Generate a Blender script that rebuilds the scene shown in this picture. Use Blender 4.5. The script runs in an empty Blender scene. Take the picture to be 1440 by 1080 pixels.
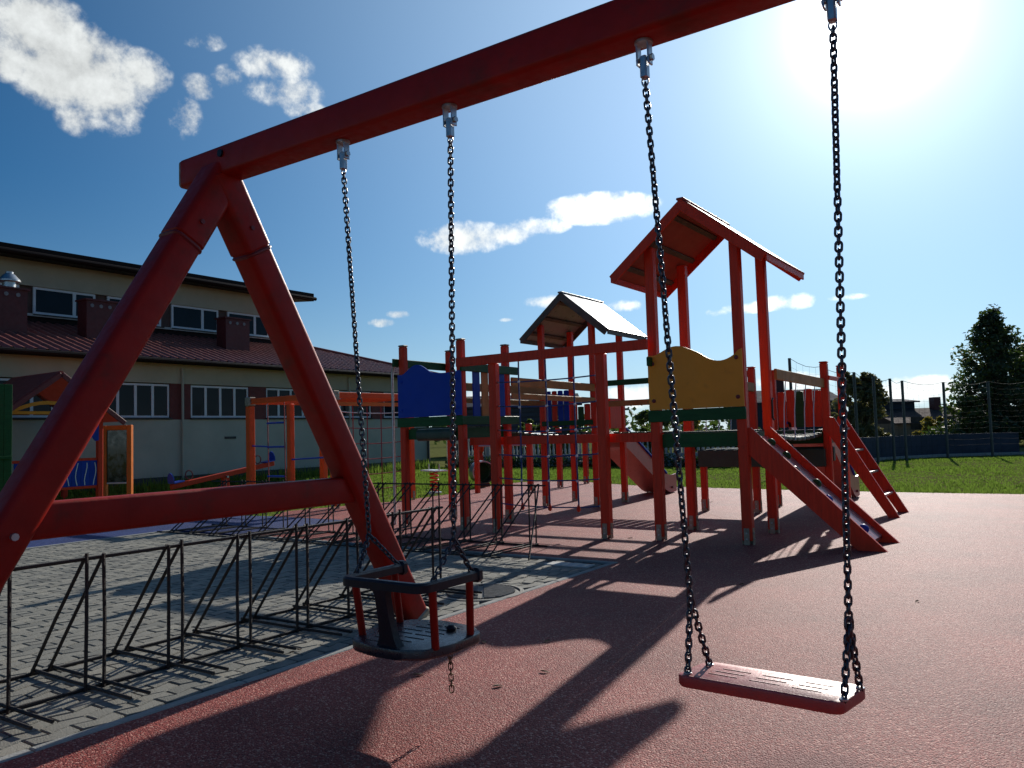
import bpy, bmesh, math, random
from mathutils import Vector, Matrix, noise
random.seed(7)
rad = math.radians
scene = bpy.context.scene
COL = scene.collection

# ------------------------------------------------------------------ camera
# World axes: X runs along the swing beam, Y away from it; origin at the front corner post of the tall tower.
CAM_H = 1.2
CAM = Vector((3.694, -8.175, CAM_H))
PITCH, ROLL, FPX = rad(3.63), rad(1.72), 1120.0
AX = rad(-34.5)
U2 = Vector((math.cos(AX), math.sin(AX), 0)); V2 = Vector((-math.sin(AX), math.cos(AX), 0))
def to_world_dir(d): return Vector((d.dot(U2), d.dot(V2), d.z))
_f = Vector((0, math.cos(PITCH), math.sin(PITCH))); _r = Vector((1, 0, 0)); _u = _r.cross(_f)
_R = _r*math.cos(ROLL) - _u*math.sin(ROLL); _U = _r*math.sin(ROLL) + _u*math.cos(ROLL)
C_R, C_U, C_F = to_world_dir(_R), to_world_dir(_U), to_world_dir(_f)
def ray(px, py): return (C_R*((px-720)/FPX) + C_U*((540-py)/FPX) + C_F)
def on(px, py, axis, val):
    d = ray(px, py); t = (val-CAM[axis])/d[axis]; return CAM + d*t
def proj(p):
    q = Vector(p)-CAM; d = q.dot(C_F)
    if d < .05: return None
    return (720+FPX*q.dot(C_R)/d, 540-FPX*q.dot(C_U)/d, d)
cd = bpy.data.cameras.new('camera'); cam = bpy.data.objects.new('camera', cd); COL.objects.link(cam)
m3 = Matrix((C_R, C_U, -C_F)).transposed()
cam.matrix_world = Matrix.Translation(CAM) @ m3.to_4x4()
cd.sensor_width = 36; cd.lens = 36*FPX/1440; cd.clip_start = .05; cd.clip_end = 3000
scene.camera = cam
scene.render.resolution_x, scene.render.resolution_y = 1024, 768

# ------------------------------------------------------------------ light
SUN_DIR = Vector((math.cos(rad(98.6))*math.cos(rad(25.3)), math.sin(rad(98.6))*math.cos(rad(25.3)), math.sin(rad(25.3))))
SUN_EL = math.asin(SUN_DIR.z)
SUN_AZ = math.atan2(SUN_DIR.x, SUN_DIR.y)          # clockwise from +Y
world = bpy.data.worlds.new('World'); scene.world = world; world.use_nodes = True
SKY_STRENGTH = 0.055; AUR2 = .46
sl = bpy.data.lights.new('sun', 'SUN'); sl.energy = 4.6; sl.angle = rad(.53); sl.color = (1, .95, .87)
so = bpy.data.objects.new('sun', sl); COL.objects.link(so); so.location = (0, 30, 20)
so.rotation_euler = SUN_DIR.to_track_quat('Z', 'Y').to_euler()
vs = scene.view_settings
vs.view_transform = 'Standard'; vs.look = 'None'; vs.gamma = 1; vs.exposure = 0.0; vs.use_curve_mapping = False
scene.cycles.max_bounces = 5; scene.cycles.diffuse_bounces = 3

class NT:
    """small helper to wire shader nodes"""
    def __init__(s, tree): s.t = tree; s.t.nodes.clear()
    def n(s, kind, **kw):
        nd = s.t.nodes.new(kind)
        for k, v in kw.items():
            if k == 'i':
                for a, b in v.items(): s.set(nd.inputs[a], b)
            else: setattr(nd, k, v)
        return nd
    def set(s, sock, v):
        if isinstance(v, bpy.types.NodeSocket): s.t.links.new(v, sock)
        elif isinstance(v, bpy.types.Node): s.t.links.new(v.outputs[0], sock)
        else: sock.default_value = v
    def math(s, op, a, b=None, c=None, clamp=False):
        nd = s.t.nodes.new('ShaderNodeMath'); nd.operation = op; nd.use_clamp = clamp
        for i, v in enumerate((a, b, c)):
            if v is not None: s.set(nd.inputs[i], v)
        return nd.outputs[0]
    def mix(s, fac, a, b, mode='MIX'):
        nd = s.t.nodes.new('ShaderNodeMix'); nd.data_type = 'RGBA'; nd.blend_type = mode
        s.set(nd.inputs[0], fac); s.set(nd.inputs[6], a); s.set(nd.inputs[7], b)
        return nd.outputs[2]
    def ramp(s, fac, stops, interp='LINEAR'):
        nd = s.t.nodes.new('ShaderNodeValToRGB'); nd.color_ramp.interpolation = interp
        while len(nd.color_ramp.elements) < len(stops): nd.color_ramp.elements.new(.5)
        for e, (p, c) in zip(nd.color_ramp.elements, stops):
            e.position = p; e.color = c if len(c) == 4 else (*c, 1)
        s.set(nd.inputs[0], fac); return nd.outputs[0]

def build_sky():
    w = NT(world.node_tree)
    sky = w.n('ShaderNodeTexSky', sky_type='NISHITA', sun_disc=False, sun_elevation=SUN_EL, sun_rotation=SUN_AZ,
              altitude=100, air_density=1.0, dust_density=.05, ozone_density=6.0)
    geo = w.n('ShaderNodeTexCoord')
    d = w.n('ShaderNodeVectorMath', operation='NORMALIZE', i={0: geo.outputs['Generated']}).outputs[0]
    sep = w.n('ShaderNodeSeparateXYZ', i={0: d})
    x, y, z = sep.outputs
    az = w.math('ARCTAN2', x, y); el = w.math('ARCSINE', z)
    # domain-warped noise so that the edges billow
    ae = w.n('ShaderNodeCombineXYZ', i={0: az, 1: el, 2: 0.0}).outputs[0]
    nz = w.n('ShaderNodeTexNoise', i={'Vector': d, 'Scale': 34.0, 'Detail': 5.5, 'Roughness': .60})
    nb = w.n('ShaderNodeTexNoise', i={'Vector': d, 'Scale': 12.0, 'Detail': 1.0})
    clouds = [  # px, py, half width px, half height px, weight
        (55, 45, 70, 60, 1.0), (105, 95, 85, 62, 1.08), (150, 135, 62, 52, .95), (195, 105, 44, 34, .85), (120, 165, 40, 28, .7), (15, 85, 35, 30, .8),
        (385, 92, 50, 26, .72), (398, 128, 52, 24, .70), (280, 122, 26, 18, .58), (320, 112, 22, 20, .58), (260, 165, 24, 30, .55), (287, 58, 30, 13, .50), (428, 155, 28, 16, .56),
        (652, 334, 58, 22, 1.05), (712, 330, 48, 14, .95), (757, 318, 42, 13, .9), (845, 293, 76, 21, 1.15),
        (562, 442, 18, 6, .75), (537, 454, 18, 6, .7), (768, 424, 28, 9, .85), (712, 450, 10, 3, .6), (878, 430, 24, 8, .8),
        (1110, 424, 40, 12, .8), (1060, 432, 45, 8, .8), (1005, 440, 18, 6, .7), (1190, 418, 30, 5, .55),
        (1290, 548, 95, 18, .95), (950, 556, 130, 16, .85), (700, 556, 80, 16, .85), (1110, 538, 60, 14, .8)]
    acc = None
    for (px, py, rx, ry, wt) in clouds:
        c = ray(px, py).normalized()
        caz, cel = math.atan2(c.x, c.y), math.asin(c.z)
        e1 = ray(px+rx, py).normalized(); e2 = ray(px, py-ry).normalized()
        sx = 1/max(abs(math.atan2(e1.x, e1.y)-caz), 1e-3); sy = 1/max(abs(math.asin(e2.z)-cel), 1e-3)
        q = w.n('ShaderNodeVectorMath', operation='MULTIPLY_ADD', i={0: ae, 1: (sx, sy, 0), 2: (-caz*sx, -cel*sy, 0)}).outputs[0]
        r2 = w.n('ShaderNodeVectorMath', operation='DOT_PRODUCT', i={0: q, 1: q}).outputs['Value']
        mk = w.math('MULTIPLY_ADD', r2, -.62*wt, wt)
        acc = mk if acc is None else w.math('MAXIMUM', acc, mk)
    acc = w.math('MAXIMUM', acc, 0.0)
    nn = w.math('ADD', w.math('MULTIPLY', w.math('SUBTRACT', nz.outputs[0], .5), 2.2), w.math('MULTIPLY', w.math('SUBTRACT', nb.outputs[0], .5), .8))
    gate = w.math('MULTIPLY', acc, 4.0, clamp=True)
    val = w.math('ADD', acc, w.math('MULTIPLY', nn, gate))
    mask = w.n('ShaderNodeMapRange', interpolation_type='SMOOTHSTEP', i={0: val, 1: .12, 2: .95, 3: 0, 4: 1}).outputs[0]
    # cloud body: brighter towards the sun, greyer folds from the noise
    sd = w.n('ShaderNodeVectorMath', operation='DOT_PRODUCT', i={0: d, 1: tuple(SUN_DIR)}).outputs['Value']
    sdc = w.math('MAXIMUM', sd, 0.0)
    shade = w.n('ShaderNodeMapRange', i={0: nz.outputs[0], 1: .3, 2: .7, 3: .52, 4: .86}).outputs[0]
    shade = w.math('ADD', shade, w.math('MULTIPLY', w.math('POWER', sdc, 7.0), .9))
    ccol = w.n('ShaderNodeCombineColor', i={0: w.math('MULTIPLY', shade, .96), 1: w.math('MULTIPLY', shade, 1.0), 2: w.math('MULTIPLY', shade, 1.0)})
    hs = w.n('ShaderNodeHueSaturation', i={'Saturation': 1.32, 'Color': sky.outputs[0]})
    skyc = w.mix(1.0, hs.outputs[0], (SKY_STRENGTH,)*3+(1,), 'MULTIPLY')
    # the bright ring of forward-scattered light round the sun
    a1 = w.math('ADD', w.math('MULTIPLY', w.math('POWER', sdc, 1100.0), 9.0), w.math('MULTIPLY', w.math('POWER', sdc, 120.0), .6))
    a2 = w.math('MULTIPLY', w.math('POWER', sdc, 4.0), AUR2)
    a1 = w.math('ADD', a1, w.math('MULTIPLY', w.math('POWER', sdc, 11.0), .30))
    aurc = w.n('ShaderNodeCombineColor', i={0: w.math('MULTIPLY_ADD', a2, .58, a1), 1: w.math('MULTIPLY_ADD', a2, .86, a1), 2: w.math('MULTIPLY_ADD', a2, 1.05, a1)})
    both = w.mix(1.0, skyc, aurc.outputs[0], 'ADD')
    # pale band of moist air low down, the same all round
    low = w.math('POWER', w.math('SUBTRACT', 1.0, w.math('MAXIMUM', z, 0.0)), 10.0)
    both = w.mix(w.math('MULTIPLY', low, .62), both, (.60, .80, .95, 1))
    fin = w.mix(mask, both, ccol.outputs[0])
    bg = w.n('ShaderNodeBackground', i={0: fin, 1: 1.0})
    w.n('ShaderNodeOutputWorld', i={0: bg})
build_sky()

# ------------------------------------------------------------------ materials
MAT = {}
def mat(name, col, rough=.5, metal=0, var=.12, vscale=6, bump=0, bscale=60, spec=.5, grain=None, dirt=None, coord='Object', dirtcol=None, sheen=0, translucent=None):
    m = bpy.data.materials.new(name); m.use_nodes = True
    w = NT(m.node_tree)
    tc = w.n('ShaderNodeTexCoord').outputs[coord]
    if grain:      # stretched coordinates: wood grain, brushed metal
        tcg = w.n('ShaderNodeMapping', i={0: tc, 3: grain}).outputs[0]
    else: tcg = tc
    n1 = w.n('ShaderNodeTexNoise', i={'Vector': tcg, 'Scale': vscale, 'Detail': 5.0, 'Roughness': .6})
    f = w.n('ShaderNodeMapRange', i={0: n1.outputs[0], 1: .28, 2: .72, 3: 1-var, 4: 1+var}).outputs[0]
    c = w.mix(1.0, (*col, 1), w.n('ShaderNodeCombineColor', i={0: f, 1: f, 2: f}).outputs[0], 'MULTIPLY')
    if dirt:
        n2 = w.n('ShaderNodeTexNoise', i={'Vector': tc, 'Scale': dirt[0], 'Detail': 6.0, 'Roughness': .7})
        fac = w.n('ShaderNodeMapRange', i={0: n2.outputs[0], 1: dirt[1], 2: dirt[1]+.14, 3: 0, 4: dirt[2]}).outputs[0]
        c = w.mix(fac, c, (*(dirtcol or (.05, .04, .035)), 1))
    p = w.n('ShaderNodeBsdfPrincipled')
    w.set(p.inputs['Base Color'], c)
    n3 = w.n('ShaderNodeTexNoise', i={'Vector': tcg, 'Scale': vscale*3, 'Detail': 3.0})
    w.set(p.inputs['Roughness'], w.n('ShaderNodeMapRange', i={0: n3.outputs[0], 1: .3, 2: .7, 3: max(rough-.09, .02), 4: min(rough+.09, 1)}).outputs[0])
    p.inputs['Metallic'].default_value = metal
    p.inputs['Specular IOR Level'].default_value = spec
    if bump:
        nb = w.n('ShaderNodeTexNoise', i={'Vector': tcg, 'Scale': bscale, 'Detail': 4.0})
        b = w.n('ShaderNodeBump', i={'Strength': bump, 'Distance': .01, 'Height': nb.outputs[0]})
        w.set(p.inputs['Normal'], b.outputs[0])
    out = p.outputs[0]
    if translucent:
        tr = w.n('ShaderNodeBsdfTranslucent', i={0: (*translucent[0], 1)})
        out = w.n('ShaderNodeMixShader', i={0: translucent[1], 1: out, 2: tr.outputs[0]}).outputs[0]
    w.n('ShaderNodeOutputMaterial', i={0: out})
    MAT[name] = m
    return m

def rubber(name, c1, c2, c3, stains=()):
    m = bpy.data.materials.new(name); m.use_nodes = True; w = NT(m.node_tree)
    tc = w.n('ShaderNodeTexCoord').outputs['Object']
    vor = w.n('ShaderNodeTexVoronoi', i={'Vector': tc, 'Scale': 135.0})
    big = w.n('ShaderNodeTexNoise', i={'Vector': tc, 'Scale': 1.1, 'Detail': 6.0, 'Roughness': .68})
    mid = w.n('ShaderNodeTexNoise', i={'Vector': tc, 'Scale': 70.0, 'Detail': 4.0, 'Roughness': .7})
    g = w.ramp(w.n('ShaderNodeSeparateColor', i={0: vor.outputs['Color']}).outputs[0], [(0, c1), (.5, c2), (.84, c2), (.9, c3)])
    f = w.n('ShaderNodeMapRange', i={0: big.outputs[0], 1: .3, 2: .7, 3: .66, 4: 1.2}).outputs[0]
    f2 = w.n('ShaderNodeMapRange', i={0: mid.outputs[0], 1: .28, 2: .72, 3: .45, 4: 1.5}).outputs[0]
    ff = w.math('MULTIPLY', f, f2)
    c = w.mix(1.0, g, w.n('ShaderNodeCombineColor', i={0: ff, 1: ff, 2: ff}).outputs[0], 'MULTIPLY')
    sp = w.n('ShaderNodeSeparateXYZ', i={0: tc})
    for (sx, sy, rx, ry, col, k) in stains:
        dx = w.math('DIVIDE', w.math('SUBTRACT', sp.outputs[0], sx), rx); dy = w.math('DIVIDE', w.math('SUBTRACT', sp.outputs[1], sy), ry)
        r = w.math('SQRT', w.math('ADD', w.math('MULTIPLY', dx, dx), w.math('MULTIPLY', dy, dy)))
        r = w.math('ADD', r, w.math('MULTIPLY', w.math('SUBTRACT', mid.outputs[0], .5), 1.0))
        fac = w.n('ShaderNodeMapRange', i={0: r, 1: 1.15, 2: .55, 3: 0, 4: k}).outputs[0]
        c = w.mix(fac, c, (*col, 1))
    p = w.n('ShaderNodeBsdfPrincipled', i={'Base Color': c, 'Roughness': .68, 'Specular IOR Level': .30})
    hh = w.math('ADD', w.math('MULTIPLY', vor.outputs['Distance'], -.9), w.math('MULTIPLY', mid.outputs[0], .6))
    b = w.n('ShaderNodeBump', i={'Strength': .9, 'Distance': .006, 'Height': hh})
    w.set(p.inputs['Normal'], b.outputs[0])
    w.n('ShaderNodeOutputMaterial', i={0: p}); MAT[name] = m

stp = on(1150, 1092, 2, 0)
rubber('red_rubber', (.20, .028, .022), (.33, .062, .046), (.56, .27, .21), [(stp.x, stp.y, .30, .26, (.15, .010, .010), .8)])
rubber('blue_rubber', (.012, .028, .11), (.022, .045, .17), (.05, .08, .22))
mat('red_paint', (.66, .046, .014), .48, spec=.25, var=.16, vscale=3, bump=.25, bscale=18, grain=(12, 12, 1.2), dirt=(9, .60, .5), dirtcol=(.16, .03, .02))
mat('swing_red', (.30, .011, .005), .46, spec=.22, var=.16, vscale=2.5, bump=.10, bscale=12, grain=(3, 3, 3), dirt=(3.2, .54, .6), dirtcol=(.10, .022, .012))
mat('orange_paint', (.85, .10, .015), .48, spec=.25, var=.14, vscale=4, bump=.2, bscale=20, dirt=(9, .63, .4))
mat('frame_orange', (.75, .19, .03), .45, spec=.25, var=.12, vscale=4, dirt=(9, .62, .5))
mat('green_paint', (.014, .085, .022), .5, spec=.22, var=.2, vscale=5, bump=.2, bscale=22, grain=(1, 1, 6), dirt=(8, .6, .5))
mat('deck_wood', (.030, .06, .035), .5, var=.3, vscale=6, bump=.3, bscale=25, dirt=(7, .55, .6))
mat('brown_wood', (.40, .22, .065), .6, spec=.2, var=.25, vscale=5, bump=.3, bscale=20, dirt=(8, .6, .4))
mat('yellow_panel', (.82, .32, .028), .48, spec=.25, var=.10, vscale=2.2, dirt=(4, .58, .3), dirtcol=(.35, .13, .03))
mat('blue_panel', (.006, .048, .36), .45, spec=.2, var=.10, vscale=2.2, dirt=(4, .6, .3), dirtcol=(.02, .05, .2))
mat('blue_plastic', (.015, .06, .42), .35, var=.06)
mat('roof_red', (.34, .07, .055), .5, spec=.2, var=.18, vscale=4, dirt=(6, .58, .5), dirtcol=(.14, .03, .025), translucent=((.55, .20, .15), .25))
mat('roof_grey', (.24, .25, .23), .34, var=.16, vscale=4, dirt=(6, .55, .6), dirtcol=(.07, .08, .05))
mat('roof_under', (.10, .075, .05), .6, var=.3, vscale=5, dirt=(6, .5, .7), dirtcol=(.03, .05, .03))
mat('slide_pink', (.50, .17, .14), .35, var=.08)
mat('galvanised', (.46, .47, .48), .38, metal=.9, var=.2, vscale=30, dirt=(25, .58, .6), dirtcol=(.18, .15, .12))
mat('chain_metal', (.075, .078, .09), .36, metal=.8, var=.3, vscale=60, dirt=(70, .60, .6), dirtcol=(.10, .06, .035))
mat('rusty_chain', (.17, .10, .05), .55, metal=.6, var=.35, vscale=70)
mat('black_rubber', (.007, .009, .016), .42, spec=.3, var=.2, vscale=20, bump=.15, bscale=160, dirt=(16, .62, .25), dirtcol=(.03, .03, .03))
mat('seat_red', (.38, .030, .026), .46, spec=.9, var=.12, vscale=14, bump=.12, bscale=120, dirt=(12, .58, .4), dirtcol=(.22, .10, .09))
mat('seat_black', (.014, .018, .026), .30, spec=.6, var=.2, vscale=14, bump=.12, bscale=120, dirt=(12, .56, .4), dirtcol=(.07, .07, .07))
mat('rebar', (.030, .022, .018), .62, metal=.25, var=.4, vscale=40, bump=.5, bscale=220, dirt=(30, .56, .7), dirtcol=(.10, .045, .022))
mat('rope_blue', (.03, .07, .20), .7, var=.3, vscale=80, bump=.5, bscale=300)
mat('rope_red', (.33, .04, .045), .7, var=.3, vscale=80, bump=.5, bscale=300)
mat('white_plastic', (.78, .78, .76), .35, var=.05)
mat('paver', (.235, .225, .19), .8, var=.22, vscale=5, bump=.5, bscale=140, dirt=(2.2, .55, .45), dirtcol=(.13, .12, .095), spec=.3)
mat('paver_dark', (.185, .18, .155), .8, var=.25, vscale=7, bump=.5, bscale=140, dirt=(3, .55, .5), dirtcol=(.10, .095, .08), spec=.3)
mat('paver_light', (.275, .26, .215), .8, var=.2, vscale=6, bump=.5, bscale=140, dirt=(3, .58, .5), dirtcol=(.15, .14, .11), spec=.3)
mat('sand_joint', (.05, .046, .038), .95, var=.4, vscale=20, bump=.4, bscale=150)
mat('concrete', (.30, .30, .275), .85, var=.2, vscale=5, bump=.4, bscale=90, dirt=(4, .55, .5), dirtcol=(.14, .14, .12))
mat('concrete_white', (.50, .50, .46), .85, var=.16, vscale=3, bump=.3, bscale=60, dirt=(3, .55, .4), dirtcol=(.28, .28, .24))
mat('cast_iron', (.20, .19, .165), .6, metal=.1, var=.35, vscale=20, bump=.3, bscale=90, dirt=(12, .5, .6), dirtcol=(.16, .14, .11))
mat('foot_steel', (.34, .29, .21), .5, metal=.5, var=.3, vscale=20, dirt=(14, .55, .7), dirtcol=(.16, .11, .06))
mat('wall_cream', (.42, .385, .29), .9, var=.10, vscale=1.2, bump=.3, bscale=120, dirt=(.9, .57, .25), dirtcol=(.28, .26, .2))
mat('wall_grey', (.41, .415, .335), .9, var=.10, vscale=1.1, bump=.3, bscale=120, dirt=(.8, .56, .3), dirtcol=(.22, .24, .2))
mat('plinth', (.05, .052, .05), .85, var=.2, vscale=3, bump=.3, bscale=60)
mat('infill_red', (.13, .022, .018), .7, var=.15, vscale=4, bump=.2, bscale=40)
mat('infill_brown', (.075, .035, .025), .7, var=.2, vscale=4, bump=.2, bscale=40)
mat('tile_roof', (.24, .065, .05), .5, var=.22, vscale=2.5, dirt=(1.6, .52, .6), dirtcol=(.12, .05, .045))
mat('fascia', (.016, .009, .008), .6, spec=.12, var=.2, vscale=4)
mat('upvc', (.62, .64, .66), .4, var=.06, vscale=4)
mat('glass', (.006, .014, .022), .05, var=.3, vscale=1.2, spec=.14)
mat('curtain', (.20, .21, .22), .8, var=.3, vscale=6, grain=(1, 14, .4))
mat('chimney_red', (.085, .012, .012), .6, var=.2, vscale=4)
mat('grass_ground', (.13, .135, .048), .98, spec=.0, var=.4, vscale=2.5, bump=.2, bscale=40, dirt=(1.2, .52, .6), dirtcol=(.065, .075, .024))
mat('grass_blade', (.125, .175, .035), .9, spec=.0, var=.5, vscale=.5, translucent=((.22, .34, .05), .38))
mat('leaf_dark', (.040, .062, .024), .55, var=.5, vscale=1.5, translucent=((.09, .15, .02), .25))
mat('leaf_mid', (.055, .080, .022), .55, var=.5, vscale=1.5, translucent=((.14, .20, .03), .3))
mat('leaf_yellow', (.17, .15, .025), .55, var=.4, vscale=1.5, translucent=((.34, .28, .04), .35))
mat('leaf_olive', (.11, .11, .045), .55, var=.5, vscale=1.5, translucent=((.19, .18, .05), .3))
mat('bark', (.055, .042, .032), .9, var=.3, vscale=8, bump=.8, bscale=30)
mat('net_post', (.045, .06, .055), .5, var=.2, vscale=6)
mat('net_wire', (.025, .035, .03), .8, spec=.1, var=.2)
mat('windbreak', (.035, .045, .07), .8, var=.25, vscale=1.5)
mat('far_wall', (.24, .15, .09), .9, var=.2, vscale=1)
mat('far_dark', (.05, .055, .07), .95, spec=.05, var=.2, vscale=1)
mat('far_roof', (.09, .06, .05), .9, spec=.05, var=.2, vscale=2)
mat('chalkboard', (.018, .022, .018), .12, var=.4, vscale=2.5, spec=.8)
mat('asphalt', (.06, .06, .06), .9, var=.2, vscale=5)
mat('dry_leaf', (.13, .065, .025), .8, var=.4, vscale=20)
mat('dark_red', (.15, .013, .013), .45, var=.15, vscale=5)

# ------------------------------------------------------------------ mesh helpers
class MB:
    def __init__(s): s.v = []; s.f = []; s.mi = []
    def add(s, vs_, fs, k=0):
        o = len(s.v); s.v += [tuple(p) for p in vs_]
        for f in fs: s.f.append(tuple(i+o for i in f)); s.mi.append(k)
        return s
    def box(s, x0, x1, y0, y1, z0, z1, k=0):
        return s.add([(x0,y0,z0),(x1,y0,z0),(x1,y1,z0),(x0,y1,z0),(x0,y0,z1),(x1,y0,z1),(x1,y1,z1),(x0,y1,z1)],
              [(3,2,1,0),(4,5,6,7),(0,1,5,4),(1,2,6,5),(2,3,7,6),(3,0,4,7)], k)
    def loft(s, rings, cap=True, k=0):
        n = len(rings[0]); vs_ = [p for r in rings for p in r]; fs = []
        for i in range(len(rings)-1):
            for j in range(n): fs.append((i*n+j, i*n+(j+1) % n, (i+1)*n+(j+1) % n, (i+1)*n+j))
        if cap: fs += [tuple(range(n))[::-1], tuple(range((len(rings)-1)*n, len(rings)*n))]
        return s.add(vs_, fs, k)
    def beam(s, p, q, w, h, up=(0, 0, 1), ch=.008, k=0, ends=True):
        """bar with chamfered long edges; w sideways, h along up"""
        p, q = Vector(p), Vector(q); d = (q-p).normalized(); up = Vector(up)
        sd = d.cross(up)
        if sd.length < 1e-4: sd = d.cross(Vector((0, 1, 0)))
        sd.normalize(); up2 = sd.cross(d).normalized()
        a, b = w/2, h/2
        pr = [(-a+ch,-b),(a-ch,-b),(a,-b+ch),(a,b-ch),(a-ch,b),(-a+ch,b),(-a,b-ch),(-a,-b+ch)]
        if ch >= .02:      # generous radius: real rounded corners
            pr = []
            for (cx, cy, a0) in ((a-ch, -b+ch, -90), (a-ch, b-ch, 0), (-a+ch, b-ch, 90), (-a+ch, -b+ch, 180)):
                pr += [(cx+ch*math.cos(rad(a0+22.5*q)), cy+ch*math.sin(rad(a0+22.5*q))) for q in range(5)]
        e = min(ch, .01)
        def ring(c, kx): return [c+sd*(x*kx)+up2*(y*kx) for x, y in pr]
        ks = 1-e/max(min(a, b), 1e-4)
        return s.loft([ring(p, ks), ring(p+d*e, 1), ring(q-d*e, 1), ring(q, ks)], True, k) if ends else s.loft([ring(p, 1), ring(q, 1)], True, k)
    def tube(s, pts, r, n=8, closed=False, k=0, cap=True):
        pts = [Vector(p) for p in pts]; N = len(pts); rings = []
        ref = None
        for i, p in enumerate(pts):
            if closed: t = (pts[(i+1) % N]-pts[i-1])
            else: t = pts[min(i+1, N-1)]-pts[max(i-1, 0)]
            t.normalize()
            if ref is None: ref = t.orthogonal().normalized()
            ref = (ref-t*ref.dot(t)).normalized(); b = t.cross(ref)
            rr = r[i] if isinstance(r, (list, tuple)) else r
            rings.append([p+ref*(rr*math.cos(2*math.pi*j/n))+b*(rr*math.sin(2*math.pi*j/n)) for j in range(n)])
        if closed:
            vs_ = [p for rg in rings for p in rg]; fs = []
            for i in range(N):
                i2 = (i+1) % N
                for j in range(n): fs.append((i*n+j, i*n+(j+1) % n, i2*n+(j+1) % n, i2*n+j))
            return s.add(vs_, fs, k)
        return s.loft(rings, cap, k)
    def lathe(s, prof, c, n=16, axis=None, k=0):
        c = Vector(c); rings = []
        for (r, z) in prof:
            rings.append([c+Vector((r*math.cos(2*math.pi*j/n), r*math.sin(2*math.pi*j/n), z)) for j in range(n)])
        return s.loft(rings, True, k)
    def prism(s, poly, fn, t0, t1, k=0):
        """poly 2D outline, fn(x,y,t)->3D; caps fan-free ngons"""
        n = len(poly)
        vs_ = [fn(x, y, t0) for x, y in poly]+[fn(x, y, t1) for x, y in poly]
        fs = [tuple(range(n))[::-1], tuple(range(n, 2*n))]+[(i, (i+1) % n, n+(i+1) % n, n+i) for i in range(n)]
        return s.add(vs_, fs, k)
    def mesh(s, name, mats, smooth=False, fix=True):
        me = bpy.data.meshes.new(name); me.from_pydata(s.v, [], s.f)
        for m_ in (mats if isinstance(mats, (list, tuple)) else [mats]): me.materials.append(MAT[m_])
        if any(s.mi): me.polygons.foreach_set('material_index', s.mi)
        if fix:
            bm = bmesh.new(); bm.from_mesh(me); bmesh.ops.recalc_face_normals(bm, faces=bm.faces); bm.to_mesh(me); bm.free()
        if smooth:
            me.polygons.foreach_set('use_smooth', [True]*len(me.polygons))
            if smooth != 'all': me.set_sharp_from_angle(angle=rad(38))
        me.update(); return me
    def build(s, name, mats, parent=None, smooth=False, fix=True, label=None):
        return link(name, s.mesh(name, mats, smooth, fix), parent, label)
def link(name, me, parent=None, label=None, loc=None):
    """link a mesh given in world coordinates as a part of `parent` (or top level)"""
    o = bpy.data.objects.new(name, me); COL.objects.link(o)
    if parent is not None:
        o.parent = parent
        if parent.type == 'EMPTY' and parent.parent is None: o.location = -parent.location
    if loc is not None: o.location = o.location + Vector(loc)
    if label: o['label'] = label
    return o
def tag(o, label, cat, group=None):
    o['label'] = label; o['category'] = cat
    if group: o['group'] = group
    return o
def thing(name, label, cat, loc=(0, 0, 0), group=None):
    o = bpy.data.objects.new(name, None); COL.objects.link(o); o.location = loc; o.empty_display_size = .2
    return tag(o, label, cat, group)
def structure(o): o['kind'] = 'structure'; return o
def stuff(o): o['kind'] = 'stuff'; return o

# ------------------------------------------------------------------ ground
PAV_U0, PAV_U1, PAV_V1 = -6.70, .20, -1.60
def sheet(name, poly, z, th, m):
    b = MB().prism(poly, lambda x, y, t: (x, y, t), z-th, z)
    o = b.build(name, m)
    bm = bmesh.new(); bm.from_mesh(o.data); bmesh.ops.triangulate(bm, faces=[f for f in bm.faces if len(f.verts) > 4]); bm.to_mesh(o.data); bm.free()
    return structure(o)
gs = MB(); N = 40
R_ = 700
gs.add([(-R_, -R_, -.05), (R_, -R_, -.05), (R_, R_, -.05), (-R_, R_, -.05)], [(0, 1, 2, 3)])
structure(gs.build('ground', 'grass_ground', fix=False))
RED = [(.262, -13), (16, -13), (16, 6.9), (8, 7.0), (3.1, 7.05), (1.7, 7.05), (-.4, 7.2), (-2.2, 7.5), (-4.0, 7.85), (-5.3, 8.5), (-6.3, 9.1), (-7.5, 8.9), (-7.75, 7.6), (-7.35, 6.0), (-6.95, 4.9), (-6.85, 3.0), (-7.4, 1.0), (-6.9, .30), (-5.0, .26), (-4.95, -1.538), (.262, -1.538)]
sheet('red_rubber_floor', RED, 0, .05, 'red_rubber')
sheet('blue_rubber_path', [(-8.35, -9), (-6.764, -9), (-6.764, -1.538), (-4.954, -1.538), (-5.004, .256), (-6.9, .296), (-8.0, .1), (-8.35, -.8)], -.002, .048, 'blue_rubber')
pave = sheet('paved_yard', [(PAV_U0, -13), (PAV_U1, -13), (PAV_U1, PAV_V1), (PAV_U0, PAV_V1)], -.014, .03, 'sand_joint')
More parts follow.
